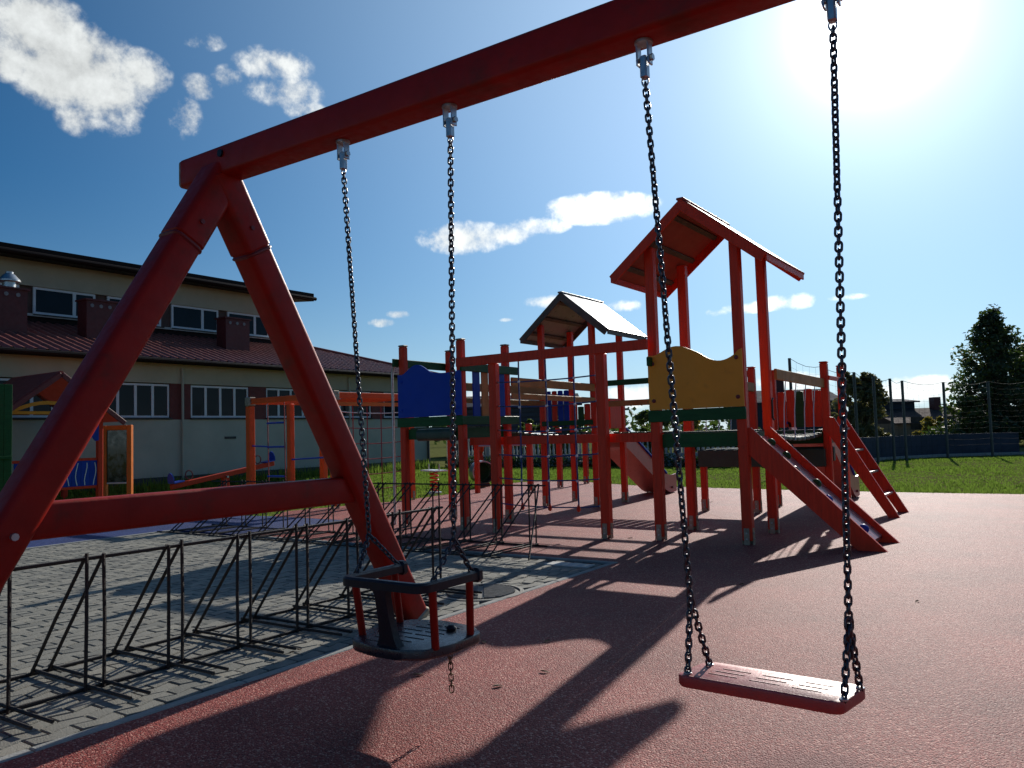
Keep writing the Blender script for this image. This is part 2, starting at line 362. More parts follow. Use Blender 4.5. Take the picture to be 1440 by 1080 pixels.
# kerbs round the paved yard: concrete edging stones one by one
kerb = structure(MB().box(.200, .2005, -12.9, -1.54, -.05, -.03).build('kerb', 'concrete'))
def kerb_stone(x0, x1, y0, y1, z=.004):
    b = MB(); c = .006
    b.loft([[(x0,y0,-.05),(x1,y0,-.05),(x1,y1,-.05),(x0,y1,-.05)], [(x0,y0,z-c),(x1,y0,z-c),(x1,y1,z-c),(x0,y1,z-c)], [(x0+c,y0+c,z),(x1-c,y0+c,z),(x1-c,y1-c,z),(x0+c,y1-c,z)]])
    return b.build('kerb_stone', 'concrete', kerb)
y = -1.60
while y > -9.5: kerb_stone(.203, .259, y-.995, y, .003+random.uniform(0, .004)); y -= 1.0
x = .259
while x > -4.9: kerb_stone(max(x-.995, -4.94), x, -1.597, -1.541, .003+random.uniform(0, .004)); x -= 1.0
y = -1.60
while y > -6.5: kerb_stone(-6.76, -6.704, y-.995, y, .002+random.uniform(0, .004)); y -= 1.0

# pavers: zigzag interlocking blocks, rows along Y
PL, PW, PA, PG = .195, .0975, .015, .0052
def zig(v):
    p = (v/PL) % 1.0
    return PA*(4*abs(p-.5)-1)
MANH = Vector((-.06, -3.22, 0)); MAN_R = .315
def paver_outline(ph):
    pts = []
    g_ = PG
    vs_ = [0+g_, PL*.25, PL*.5, PL*.75, PL-g_] if ph == 0 else [g_, PL*.25, PL*.5, PL*.75, PL-g_]
    off = 0 if ph == 0 else PL/2
    lo = [(zig(v+off)+g_, v) for v in vs_]; hi = [(zig(v+off)+PW-g_, v) for v in vs_]
    return lo+hi[::-1]
def paver_mb(ph, origin=(0, 0, 0), mb=None, k=0, tilt=(0, 0)):
    mb = mb or MB(); out = paver_outline(ph); cx = sum(p[0] for p in out)/len(out); cy = PL/2; c = .0045
    ox, oy, oz = origin
    def zz(x, y): return oz+(x-cx)*tilt[0]+(y-cy)*tilt[1]
    r0 = [(ox+x, oy+y, oz-.03) for x, y in out]
    r1 = [(ox+x, oy+y, zz(x, y)-c) for x, y in out]
    r2 = [(ox+cx+(x-cx)*.93, oy+cy+(y-cy)*.965, zz(x, y)) for x, y in out]
    n = len(out); vs_ = r0+r1+r2; fs = []
    for i in range(2):
        for j in range(n): fs.append((i*n+j, i*n+(j+1) % n, (i+1)*n+(j+1) % n, (i+1)*n+j))
    fs.append(tuple(range(2*n, 3*n)))
    mb.add(vs_, fs, k); return mb
spots = []
nrow = int((PAV_U1-PAV_U0-.02)/PW); row = 0; x = PAV_U1-.016-nrow*PW
while row < nrow:
    ph = row % 2; yy = -9.0-(PL/2 if ph else 0)
    while yy+PL < PAV_V1-.004:
        c = Vector((x+PW/2, yy+PL/2, 0))
        if (c-MANH).length > MAN_R+.09: spots.append((x, yy, ph))
        yy += PL
    row += 1; x += PW
def vis(s):
    p = proj((s[0]+PW/2, s[1]+PL/2, 0))
    return p and -15 < p[0] < 1455 and p[1] < 1100
inview = [s for s in spots if vis(s)]
inview.sort(key=lambda s: proj((s[0]+PW/2, s[1]+PL/2, 0))[2])
near = inview[:300]; nearset = set(near)
PM = {}
for ph in (0, 1):
    for mi, mn in enumerate(('paver', 'paver_dark', 'paver_light', 'paver')):
        rr = random.Random(mi*3+ph)
        PM[(ph, mi)] = paver_mb(ph, tilt=(rr.uniform(-.02, .02), rr.uniform(-.012, .012))).mesh('paver', mn)
for (x, yy, ph) in near:
    o = bpy.data.objects.new('paver', PM[(ph, random.choice((0, 0, 1, 2, 3, 3)))]); COL.objects.link(o); o.parent = pave
    o.location = (x, yy, random.uniform(-.003, .0015))
field = MB()
for s in spots:
    if s in nearset: continue
    if not vis(s) and not (s[1] > -7.5 and s[0] > -6.7): continue
    paver_mb(s[2], (s[0], s[1], random.uniform(-.003, .0015)), field, random.choice((0, 0, 1, 2)), (random.uniform(-.02, .02), random.uniform(-.012, .012)))
# cut blocks filling in round the manhole
for i in range(20):
    a0, a1 = 2*math.pi*i/20+.02, 2*math.pi*(i+1)/20-.02
    r0, r1 = MAN_R+.022, MAN_R+.022+.10
    P = [(MANH.x+r*math.cos(a), MANH.y+r*math.sin(a)) for r, a in ((r0, a0), (r1, a0), (r1, a1), (r0, a1))]
    if max(p[0] for p in P) > PAV_U1-.004: continue
    field.prism(P, lambda x, y, t: (x, y, t), -.03, -.002, random.choice((0, 1, 2)))
stuff(field.build('paver_field', ['paver', 'paver_dark', 'paver_light'], pave, fix=False))

# manhole
mh = thing('manhole_cover', 'round ribbed iron manhole cover set in the grey pavers', 'manhole cover', MANH)
b = MB(); n = 48
def circ(r, z): return [(MANH.x+r*math.cos(2*math.pi*j/n), MANH.y+r*math.sin(2*math.pi*j/n), z) for j in range(n)]
b.loft([circ(MAN_R+.018, -.03), circ(MAN_R+.018, .004), circ(MAN_R-.012, .006), circ(MAN_R-.016, -.012)], False)
b.build('rim', 'cast_iron', mh, smooth=True)
b = MB(); b.loft([circ(MAN_R-.02, -.03), circ(MAN_R-.02, -.008), circ(MAN_R-.03, -.004), circ(.001, -.004)], True); b.build('cover', 'cast_iron', mh)
for i in range(-10, 11):
    t = i*.027; hw = math.sqrt(max((MAN_R-.05)**2-t*t, 0))
    d = Vector((.80, .60, 0)); nrm = Vector((-d.y, d.x, 0))
    c = MANH+nrm*t
    for sgn in (-1, 1):
        b = MB(); p0 = c+d*(sgn*.02); p1 = c+d*(sgn*hw)
        b.beam(p0+Vector((0, 0, .004)), p1+Vector((0, 0, .004)), .013, .014, ch=.003)
        b.build('rib', 'cast_iron', mh)
# drain cover slab at the corner of the yard
dc = on(838, 797, 2, 0)
b = MB(); b.beam((-.30, -1.86, .002), (.15, -1.86, .002), .16, .012, ch=.003); 
tag(b.build('drain_slab', 'concrete_white'), 'pale flat concrete drain slab at the corner of the paved yard', 'slab')

# ------------------------------------------------------------------ grass
def grass():
    rr = random.Random(3); vs_ = []; fs = []
    def red_in(x, y):
        inside = False; j = len(RED)-1
        for i in range(len(RED)):
            xi, yi = RED[i]; xj, yj = RED[j]
            if (yi > y) != (yj > y) and x < (xj-xi)*(y-yi)/(yj-yi)+xi: inside = not inside
            j = i
        return inside
    def tuft(x, y, h, nb, wd):
        for _ in range(nb):
            a = rr.uniform(0, 6.283); l = rr.uniform(.1, .6)*h; w_ = wd*rr.uniform(.6, 1.3)
            px, py = x+rr.gauss(0, .05), y+rr.gauss(0, .05); hh = h*rr.uniform(.6, 1.25)
            dx, dy = math.cos(a), math.sin(a); i = len(vs_)
            vs_.extend([(px-dy*w_, py+dx*w_, -.055), (px+dy*w_, py-dx*w_, -.055), (px+dx*l, py+dy*l, -.05+hh)]); fs.append((i, i+1, i+2))
    areas = [(-18, -6.3, -5, 17, 24000, .055), (-13, 13, 6.5, 26, 40000, .06)]
    for (x0, x1, y0, y1, n_, h) in areas:
        for _ in range(n_):
            x, y = rr.uniform(x0, x1), rr.uniform(y0, y1)
            if red_in(x, y) or (x > -8.38 and y < .32) or x < -17.1: continue
            p = proj((x, y, 0))
            if not p or p[0] < -40 or p[0] > 1480: continue
            g_ = noise.noise((x*.35, y*.35, 0))
            tuft(x, y, h*(1+.5*g_)*(1.5 if g_ > .25 else 1)*(1 if y < 9.5 or x < -6 else .45), 3, .010+.0006*p[2])
    # taller weeds along the wall and round the rubber edge
    for _ in range(1500):
        y = rr.uniform(-1, 16); x = -16.9+abs(rr.gauss(0, .25))
        tuft(x, y, rr.uniform(.15, .42), 4, .018)
    for i in range(3, len(RED)-6):
        (xa, ya), (xb, yb) = RED[i], RED[i+1]
        for _ in range(160):
            t = rr.random(); x, y = xa+(xb-xa)*t, ya+(yb-ya)*t+.06+abs(rr.gauss(0, .06))
            tuft(x, y, .10, 2, .014)
    me = bpy.data.meshes.new('lawn'); me.from_pydata(vs_, [], fs); me.materials.append(MAT['grass_blade'])
    o = bpy.data.objects.new('lawn', me); COL.objects.link(o)
    o['label'] = 'short rough green grass beyond the red rubber floor'; o['category'] = 'grass'; stuff(o)
grass()

# ------------------------------------------------------------------ swing
SV = -5.55
swf = thing('swing_frame', 'tall red metal swing frame with slanted legs and a long top beam', 'swing frame', (2.06, SV, 0))
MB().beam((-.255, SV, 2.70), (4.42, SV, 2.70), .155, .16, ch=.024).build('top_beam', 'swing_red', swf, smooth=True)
for e, s in ((-.262, 1), (4.427, -1)):
    MB().beam((e-.012*s, SV, 2.70), (e+.008*s, SV, 2.70), .148, .152, ch=.02).build('end_cap', 'foot_steel', swf)
for lu in (.03, 4.12):
    for s in (1, -1):
        lx = lu+.0025*s; foot = Vector((lx, -4.09 if s > 0 else -7.13, -.02)); top = Vector((lx, -5.575+s*.01, 2.60)); d = (top-foot).normalized()
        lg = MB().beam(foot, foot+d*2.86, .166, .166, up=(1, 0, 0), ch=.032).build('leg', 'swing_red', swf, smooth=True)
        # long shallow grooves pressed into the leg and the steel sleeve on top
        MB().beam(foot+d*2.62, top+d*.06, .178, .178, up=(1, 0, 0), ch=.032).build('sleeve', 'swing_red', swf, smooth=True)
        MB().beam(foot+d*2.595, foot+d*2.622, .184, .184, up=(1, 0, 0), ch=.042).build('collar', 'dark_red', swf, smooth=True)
        for k in (.35, 1.1):
            c = foot+d*(2.45+.0*k)
        b = MB(); c = foot+d*2.74; b.tube([c+Vector((-.098, 0, 0)), c+Vector((.098, 0, 0))], .013, 8); b.build('bolt', 'dark_red', swf, smooth=True)
        b = MB(); b.beam(foot+d*.0, foot+d*.05, .186, .186, up=(1, 0, 0), ch=.03); b.build('foot_collar', 'foot_steel', swf, smooth=True)
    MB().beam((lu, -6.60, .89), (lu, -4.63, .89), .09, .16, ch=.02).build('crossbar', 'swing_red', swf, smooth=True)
    b = MB(); b.tube([(lu+.07, -6.62, .84), (lu+.098, -6.62, .84)], .016, 8); b.build('bolt', 'galvanised', swf, smooth=True)
for bu in (.12,):
    MB().tube([(bu, SV-.076, 2.73), (bu, SV-.088, 2.73)], .02, 12).build('bolt', 'black_rubber', swf, smooth=True)
for bu in (.955, 1.607, 2.519, 3.17):
    MB().lathe([(.018, 0), (.018, .012), (.010, .016)], (bu, SV, 2.779), 10).build('bolt', 'galvanised', swf, smooth=True)

# one chain link, wire bent to a long oval, shared by all
LP, LWR = .0238, .0042
def link_mesh(matname, L=LP, W=.0135, r=LWR):
    pts = []
    for i in range(14):
        a = 2*math.pi*i/14
        x = W*.72*math.cos(a); z = (L*.26)*(1 if math.sin(a) > 0 else -1)+W*.72*math.sin(a)
        pts.append((x, 0, z))
    return MB().tube(pts, r, 6, closed=True).mesh('chain_link', matname, smooth='all')
LINK = link_mesh('chain_metal'); LINK_R = link_mesh('rusty_chain', r=.0027)
def chain(path, parent, me=LINK, twist=0.0, pitch=LP, scale=1.0, jit=.12, name='chain_link'):
    path = [Vector(p) for p in path]; segs = []
    tot = 0
    for a, b in zip(path, path[1:]): segs.append((tot, a, b, (b-a).length)); tot += (b-a).length
    n = int(tot/pitch+.5); out = []
    for i in range(n):
        s = (i+.5)*tot/n
        for (t0, a, b, l) in segs:
            if s <= t0+l or (t0, a, b, l) == segs[-1]: break
        p = a+(b-a)*((s-t0)/l); d = (b-a).normalized()
        q = d.to_track_quat('Z', 'X')
        ang = twist+(i % 2)*math.pi/2+.5*math.sin(i*.13+twist*3)+random.uniform(-jit, jit)
        m = Matrix.Translation(p-parent.location) @ (q.to_matrix() @ Matrix.Rotation(ang, 3, 'Z')).to_4x4() @ Matrix.Diagonal((scale, scale, scale*1.03, 1))
        o = bpy.data.objects.new(name, me); COL.objects.link(o); o.parent = parent; o.matrix_local = m; out.append(o)
    return out
def hanger(u, parent):
    z = 2.62
    b = MB(); b.lathe([(.034, -.001), (.034, -.010), (.012, -.012)], (u, SV, z), 14)
    hk = b.build('hanger', 'galvanised', parent, smooth=True)
    for s in (-1, 1):
        b = MB(); b.beam((u+s*.022, SV, z-.004), (u+s*.022, SV, z-.092), .007, .036, up=(0, 1, 0), ch=.002); b.build('side_plate', 'galvanised', hk)
    b = MB(); b.tube([(u-.030, SV, z-.068), (u+.032, SV, z-.068)], .008, 10); b.tube([(u+.027, SV, z-.068), (u+.036, SV, z-.068)], .013, 6); b.build('pin', 'galvanised', hk, smooth=True)
    b = MB(); b.beam((u, SV, z-.055), (u, SV, z-.142), .028, .034, up=(0, 1, 0), ch=.006); b.build('swivel', 'galvanised', hk, smooth=True)
    pts = [(u+.0125*math.cos(2*math.pi*i/12), SV, z-.150+.018*math.sin(2*math.pi*i/12)) for i in range(12)]
    MB().tube(pts, .0035, 6, closed=True).build('shackle', 'galvanised', hk, smooth=True)

fs_ = thing('flat_swing', 'flat red plank swing seat hanging on two long chains', 'swing', (2.85, SV, 0))
# seat: a rounded slab with moulded grooves
S0, S1 = Vector((2.575, -5.615)), Vector((3.098, -5.645))
def seat_slab(corners, z0, z1, r, n=5):
    c = [Vector(p) for p in corners]; out = []
    for i, p in enumerate(c):
        a = (c[i-1]-p).normalized(); d = (c[(i+1) % len(c)]-p).normalized()
        for k in range(n+1):
            t = k/n; q = p+a*(r*(1-t)**2)+d*(r*t**2); out.append(q)
    cen = sum(out, Vector((0, 0)))/len(out); e = .008
    def ring(s, z): return [(cen.x+(q.x-cen.x)*s, cen.y+(q.y-cen.y)*s, z) for q in out]
    return MB().loft([ring(.975, z0), ring(1, z0+e), ring(1, z1-e), ring(.993, z1-e*.3), ring(.97, z1)]), cen
b, sc = seat_slab([(2.568, -5.618), (3.108, -5.648), (3.142, -5.448), (2.602, -5.418)], .338, .378, .035)
fseat = b.build('seat', 'seat_red', fs_, smooth=True)
ud = Vector((.9985, -.055, 0)); vd = Vector((.055, .9985, 0)); s3 = Vector((sc.x, sc.y, .379))
for j in (-1, 0, 1):
    for (a0, a1) in ((-.18, -.08), (-.04, .06), (.10, .19)):
        c = s3+vd*(j*.036)
        MB().beam(c+ud*(a0+.01*j), c+ud*(a1+.01*j), .004, .0022, ch=.0006).build('tread_ridge', 'seat_red', fseat)
hanger(2.519, fs_); hanger(3.17, fs_)
chain([(2.519, SV, 2.462), (2.606, SV, .62)], fs_, twist=.5)
chain([(2.606, SV, .62), (2.602, -5.590, .372)], fs_, twist=.2)
chain([(2.606, SV, .62), (2.632, -5.462, .372)], fs_, twist=.9)
chain([(3.17, SV, 2.462), (3.118, SV, .60)], fs_, twist=1.0)
for sc_ in (0, .06):
    chain([(3.118, SV, .60-sc_), (3.118, SV, .555-sc_)], fs_, twist=.4+sc_*9, scale=1.25)
chain([(3.118, SV, .60), (3.106, -5.615, .372)], fs_, twist=.3)
chain([(3.118, SV, .60), (3.126, -5.482, .372)], fs_, twist=1.2)
for p in ((2.602, -5.590), (2.632, -5.462), (3.106, -5.615), (3.126, -5.482)):
    MB().lathe([(.014, 0), (.014, .004), (.006, .008)], (p[0], p[1], .377), 10).build('washer', 'galvanised', fseat, smooth=True)

ts = thing('toddler_swing', 'black bucket swing seat with guard bar and red side tubes on chains', 'swing', (1.36, -5.56, 0))
GX0, GX1, GY0, GY1, GZ = 1.135, 1.605, -5.80, -5.42, .605
def guard_path(ins=0):
    pts = [(GX0+ins, GY1)]; r = .06
    for (cx, cy, a0) in ((GX0+r, GY0+r, 180), (GX1-r, GY0+r, 270)):
        for k in range(7):
            a = rad(a0+15*k); pts.append((cx+(r-ins)*math.cos(a), cy+(r-ins)*math.sin(a)))
    pts.append((GX1-ins, GY1)); return pts
o_, i_ = guard_path(0), guard_path(.040)
b = MB(); n = len(o_)
rings = []
for (p, q) in zip(o_, i_):
    rings.append([(p[0], p[1], GZ-.018), (p[0], p[1], GZ+.012), ((p[0]*.75+q[0]*.25), (p[1]*.75+q[1]*.25), GZ+.02), ((p[0]*.25+q[0]*.75), (p[1]*.25+q[1]*.75), GZ+.02), (q[0], q[1], GZ+.012), (q[0], q[1], GZ-.018)])
b.loft(rings); gd = b.build('guard_bar', 'black_rubber', ts, smooth=True)
for gx in (GX0+.02, GX1-.02):
    MB().beam((gx, GY1-.02, GZ), (gx, GY1+.022, GZ), .052, .062, ch=.012).build('end_block', 'black_rubber', gd, smooth=True)
# seat pan with bowed front edge
SXZ = .335
pan = [(1.085, -5.64), (1.16, -5.745), (1.30, -5.775), (1.44, -5.775), (1.545, -5.72), (1.585, -5.60), (1.575, -5.38), (1.47, -5.30), (1.28, -5.28), (1.13, -5.33), (1.085, -5.42)]
b, tc_ = seat_slab(pan, .308, .352, .03, 3)
tseat = b.build('seat', 'seat_black', ts, smooth=True)
for j in range(-3, 4):
    c = Vector((tc_.x+.01*j, tc_.y+.055*j, .353)); hw = .13-.012*abs(j)
    for (a0, a1) in ((-1, -.1), (.05, .95)): MB().beam(c+Vector((a0*hw, 0, 0)), c+Vector((a1*hw, 0, 0)), .006, .004, ch=.001).build('tread_ridge', 'seat_black', tseat)
for (x0, y0, x1, y1) in ((1.155, -5.715, 1.135, -5.655), (1.588, -5.715, 1.555, -5.665), (1.585, -5.47, 1.552, -5.43), (1.155, -5.47, 1.12, -5.40)):
    MB().tube([(x0, y0, GZ-.012), (x1, y1, .345)], .0165, 10).build('side_tube', 'swing_red', ts, smooth=True)
# crotch strap: flat tapering board from front bar down to the seat
b = MB(); P0 = Vector((1.375, -5.782, GZ-.01)); P1 = Vector((1.375, -5.735, .35))
rg = []
for t, w_, th in ((0, .045, .018), (.12, .030, .018), (.5, .031, .017), (.85, .040, .018), (1, .058, .022)):
    c = P0.lerp(P1, t); rg.append([c+Vector((-w_, -th, 0)), c+Vector((w_, -th, 0)), c+Vector((w_, th, 0)), c+Vector((-w_, th, 0))])
b.loft(rg); b.build('crotch_board', 'black_rubber', ts, smooth=True)
hanger(.955, ts); hanger(1.607, ts)
for (u0, sp, pa, pb, tw) in ((.955, (1.075, -5.545, .765), (1.152, -5.70, GZ+.012), (1.165, -5.45, GZ+.014), .3), (1.607, (1.567, -5.545, .77), (1.585, -5.71, GZ+.012), (1.586, -5.45, GZ+.014), .8)):
    chain([(u0, SV, 2.462), sp], ts, twist=tw)
    chain([sp, pa], ts, twist=tw+.5); chain([sp, pb], ts, twist=tw+1)
chain([(1.51, -5.52, .315), (1.515, -5.52, .13)], ts, me=LINK_R, twist=.2)
b = MB(); b.lathe([(.02, 0), (.024, .012), (.012, .026)], (1.44, -5.42, .352), 10); b.build('knob', 'black_rubber', tseat, smooth=True)

# ------------------------------------------------------------------ bicycle racks of rebar
def rack(label, along, across0, across1, centres, a_lo, a_hi, ztop, r, flip, foot=0.0):
    """along axis 0 = X, 1 = Y; verticals stand at across0, diagonals run to the ground at across1"""
    def P(a, c, z): return (a, c, z) if along == 0 else (c, a, z)
    base = P((a_lo+a_hi)/2, across0, 0)
    t = thing('bicycle_rack', label, 'bicycle rack', base, None)
    rr = random.Random(int(abs(a_hi)*100))
    wob = lambda k=.006: rr.uniform(-k, k)
    def bar(name, p, q, rad_=r):
        p, q = Vector(p), Vector(q); m = (p+q)/2+Vector((wob(.004), wob(.004), 0))
        MB().tube([p, m, q], rad_, 6).build(name, 'rebar', t, smooth=True)
    bar('top_rail', P(a_lo, across0, ztop), P(a_hi, across0, ztop), r*1.05)
    bar('ground_rail', P(a_lo, across0, r), P(a_hi, across0, r))
    bar('ground_rail', P(a_lo, across1, r), P(a_hi, across1, r))
    for c in centres:
        for s in (-.043, .043):
            a = c+s+wob(.004)
            bar('upright', P(a, across0+r*1.9*flip, .0), P(a+wob(), across0+r*1.9*flip, ztop+.022+wob(.012)))
            bar('diagonal', P(a+.018, across0-r*1.9*flip, ztop+.012), P(a-.012+wob(.01), across1, .008))
            bar('ground_bar', P(a+.012, across0+foot, r*2.9), P(a+wob(.01), across1-.02*flip, r*2.9))
    return t
rack('long low rack of dark rebar nearest the rubber kerb, on grey pavers', 1, -.357, -.88, [-6.045-.44*2+.44*k for k in range(9)], -7.3, -3.30, .645, .0092, 1, foot=.40)
r2 = rack('rack of dark rebar standing across the far end of the paved yard', 0, -.95, -1.81, [-1.05-.445*k for k in range(13)], -6.72, -.88, .645, .0085, -1)
MB().tube([(-.95, -.97, .66), (-.74, -1.4, .33), (-.555, -1.80, .005)], .0085, 6).build('brace', 'rebar', r2, smooth=True)

# ------------------------------------------------------------------ big climbing set
ps = thing('climbing_set', 'large red climbing playset with four towers, bridges, ramp and slides', 'playset', (-1.3, 2, 0))
def post(u, v, z1, w=.097, m='red_paint', z0=.0, foot=True, cap=False, parent=ps):
    b = MB().beam((u, v, z0+(.04 if foot else 0)), (u, v, z1), w, w, up=(0, 1, 0), ch=.014)
    o = b.build('post', m, parent, smooth=True)
    if foot:
        for (dx, dy) in ((1, 0), (-1, 0), (0, 1), (0, -1)):
            b = MB(); e0, e1 = sorted((w/2+.001, w/2+.006))
            if dx: b.box(*sorted((u+dx*e0, u+dx*e1)), v-.028, v+.028, -.02, .17)
            else: b.box(u-.028, u+.028, *sorted((v+dy*e0, v+dy*e1)), -.02, .17)
            b.build('foot_bracket', 'foot_steel', o)
        for (dx, dy) in ((1, 0), (-1, 0), (0, -1)):
            for zz in (.06, .12):
                c = Vector((u+dx*(w/2+.006), v+dy*(w/2+.006), zz)); MB().tube([c, c+Vector((dx*.008, dy*.008, 0))], .009, 6).build('bolt', 'galvanised', o)
    if cap: MB().beam((u, v, z1+.001), (u, v, z1+.022), w+.014, w+.014, up=(0, 1, 0), ch=.014).build('post_cap', 'red_paint' if cap is True else cap, o)
    return o
def board(name, p, q, w, h, m, up=(0, 0, 1), ch=.006, parent=ps): return MB().beam(p, q, w, h, up=up, ch=ch).build(name, m, parent)
def bolts(par, pts, r=.02, d=(0, -1, 0), m='black_rubber'):
    for p in pts:
        p = Vector(p); dv = Vector(d)
        MB().tube([p, p+dv*.008, p+dv*.012], [r, r, r*.6], 10).build('bolt', m, par, smooth=True)
def wave_panel(u0, u1, v, zb, zt, m, dip=.12, bump=.09, boltpts=None, t=.02):
    L = u1-u0; poly = [(0, 0), (L, 0)]; N_ = 28
    for i in range(N_+1):
        x = 1-i/N_
        z = zt-zb
        # hump on the left, dip towards the right
        if x < .08: dz = 0
        elif x < .55: dz = bump*math.sin((x-.08)/.47*math.pi)**1.3 if x < .315 else bump*math.cos((x-.315)/.235*math.pi/2)**1.2
        else: dz = -dip*math.sin((x-.55)/.45*math.pi)
        if x >= .93: dz = max(dz, -dip*math.sin((.93-.55)/.45*math.pi))*(1-(x-.93)/.07)
        poly.append((x*L, z+dz))
    b = MB().prism(poly, lambda x, y, tt: (u0+x, v+tt, zb+y), -t/2, t/2)
    o = b.build('panel', m, ps)
    return o
def deck(u0, u1, v0, v1, zt, fas=.14, m='deck_wood', along='u'):
    n = 9; w = (v1-v0)/n if along == 'u' else (u1-u0)/n
    fr = MB(); fr.box(u0+.03, u1-.03, v0+.03, v0+.07, zt-.10, zt-.032); fr.box(u0+.03, u1-.03, v1-.07, v1-.03, zt-.10, zt-.032)
    fr = fr.build('deck_frame', m, ps)
    for i in range(n):
        if along == 'u': p, q = (u0, v0+(i+.5)*w, zt-.015), (u1, v0+(i+.5)*w, zt-.015)
        else: p, q = (u0+(i+.5)*w, v0, zt-.015), (u0+(i+.5)*w, v1, zt-.015)
        MB().beam(p, q, w-.008, .03, ch=.004).build('plank', m, fr)
    if fas:
        for (p, q) in (((u0, v0-.017, 0), (u1, v0-.017, 0)), ((u0, v1+.017, 0), (u1, v1+.017, 0)), ((u0-.017, v0, 0), (u0-.017, v1, 0)), ((u1+.017, v0, 0), (u1+.017, v1, 0))):
            zc = zt-.02-fas/2
            MB().beam((p[0], p[1], zc), (q[0], q[1], zc), .028, fas, ch=.005).build('deck_edge', 'green_paint', fr)
def gable(u0, u1, ur, v0, v1, ze, zr, top, under, barge, flare=0):
    """ridge along Y; slopes fall in X; optional flared eaves"""
    prof = []
    for (ue, s) in ((u0, -1), (u1, 1)):
        pts = [(ur, zr), (ur+(ue-ur)*.62, zr+(ze-zr)*(.62+.10*flare)), (ue+s*.10*flare, ze+.03*flare)] if flare else [(ur, zr), (ue, ze)]
        for seg, (a, b_) in enumerate(zip(pts, pts[1:])):
            A, B = Vector((a[0], 0, a[1])), Vector((b_[0], 0, b_[1])); d = (B-A).normalized(); nrm = Vector((-d.z, 0, d.x))*s
            if nrm.z < 0: nrm = -nrm
            th = .016
            sheet_ = MB(); vv = [A, B, B+nrm*th, A+nrm*th]
            ring = lambda y: [(p.x, y, p.z) for p in vv]
            sheet_.loft([ring(v0), ring(v1)])
            ro = sheet_.build('roof_sheet', top, ps)
            for k in range(3):
                t = (k+.5)/3; c = A.lerp(B, t)-nrm*.022
                MB().beam((c.x, v0+.03, c.z), (c.x, v1-.03, c.z), .06, .035, up=tuple(nrm), ch=.003).build('batten', under, ro)
            for vy in () if flare else (v0-.012-.004*(s > 0)-.003*seg, v1+.012+.004*(s > 0)+.003*seg):
                c0, c1 = A-nrm*.045, B-nrm*.045
                MB().beam((c0.x, vy, c0.z), (c1.x-.02*s*seg, vy, c1.z), .022, .105, up=tuple(nrm), ch=.004).build('barge_board', barge, ro)
        if flare:      # curved barge board cut from one piece
            line = [(ur, zr-.008)]+[(ur+(pts[2][0]-ur)*q, 0) for q in (.3, .55, .75, .9, 1.0)]
            P0_, P1_, P2_ = pts
            curve = []
            for q in range(9):
                t = q/8; k = 2*t*(1-t)*.55
                curve.append(((1-t)*P0_[0]+t*P2_[0]+k*(P1_[0]-(P0_[0]+P2_[0])/2), (1-t)*P0_[1]+t*P2_[1]+k*2*(P1_[1]-(P0_[1]+(P2_[1]-P0_[1])*.62))-.005))
            poly_ = curve+[(x_, y_-.105) for x_, y_ in curve[::-1]]
            for vy in (v0-.012-.004*(s > 0), v1+.012+.004*(s > 0)):
                MB().prism(poly_, lambda x_, y_, t_: (x_, vy+t_, y_), -.011, .011).build('barge_board', barge, ro)
        eu, ez = (ue+s*.088, ze+.03) if flare else (ue-s*.012, ze)
        MB().beam((eu, v0, ez-.031), (eu, v1, ez-.031), .02, .066, ch=.003).build('eave_board', barge, ro)
    MB().beam((ur, v0-.03, zr+.008), (ur, v1+.03, zr+.008), .085, .028, ch=.008).build('ridge_cap', top, ps)

W = .97
# tall tower with the big gable roof
for (u, v, z) in ((0, 0, 3.24), (W, 0, 3.20), (-.02, W, 3.20), (W-.03, W, 3.16)):
    post(u, v, z, w=.106, m='red_paint')
gable(-.40, 1.36, .475, -.2, 1.2, 2.935, 3.655, 'roof_red', 'roof_under', 'red_paint')
deck(.05, W-.05, .05, W-.05, 1.175, .15)
yp = wave_panel(-.045, W+.045, -.062, 1.42, 2.02, 'yellow_panel', dip=.11, bump=.085)
bolts(yp, [(.015, -.072, 1.93), (W-.015, -.072, 1.93), (.015, -.072, 1.52), (W-.015, -.072, 1.52)], r=.022, m='dark_red')
board('panel_rail', (-.06, -.066, 1.352), (W+.06, -.066, 1.352), .03, .13, 'green_paint')
board('side_rail', (-.002, -.16, 1.955), (-.002, 1.12, 1.955), .034, .10, 'green_paint')
hb = MB(); hb.tube([(W+.05, W-.052, 1.52), (W+.05, W-.10, 1.50), (W+.05, W-.10, 1.30), (W+.05, W-.052, 1.28)], .012, 8)
hb.build('hand_grip', 'black_rubber', ps, smooth=True)
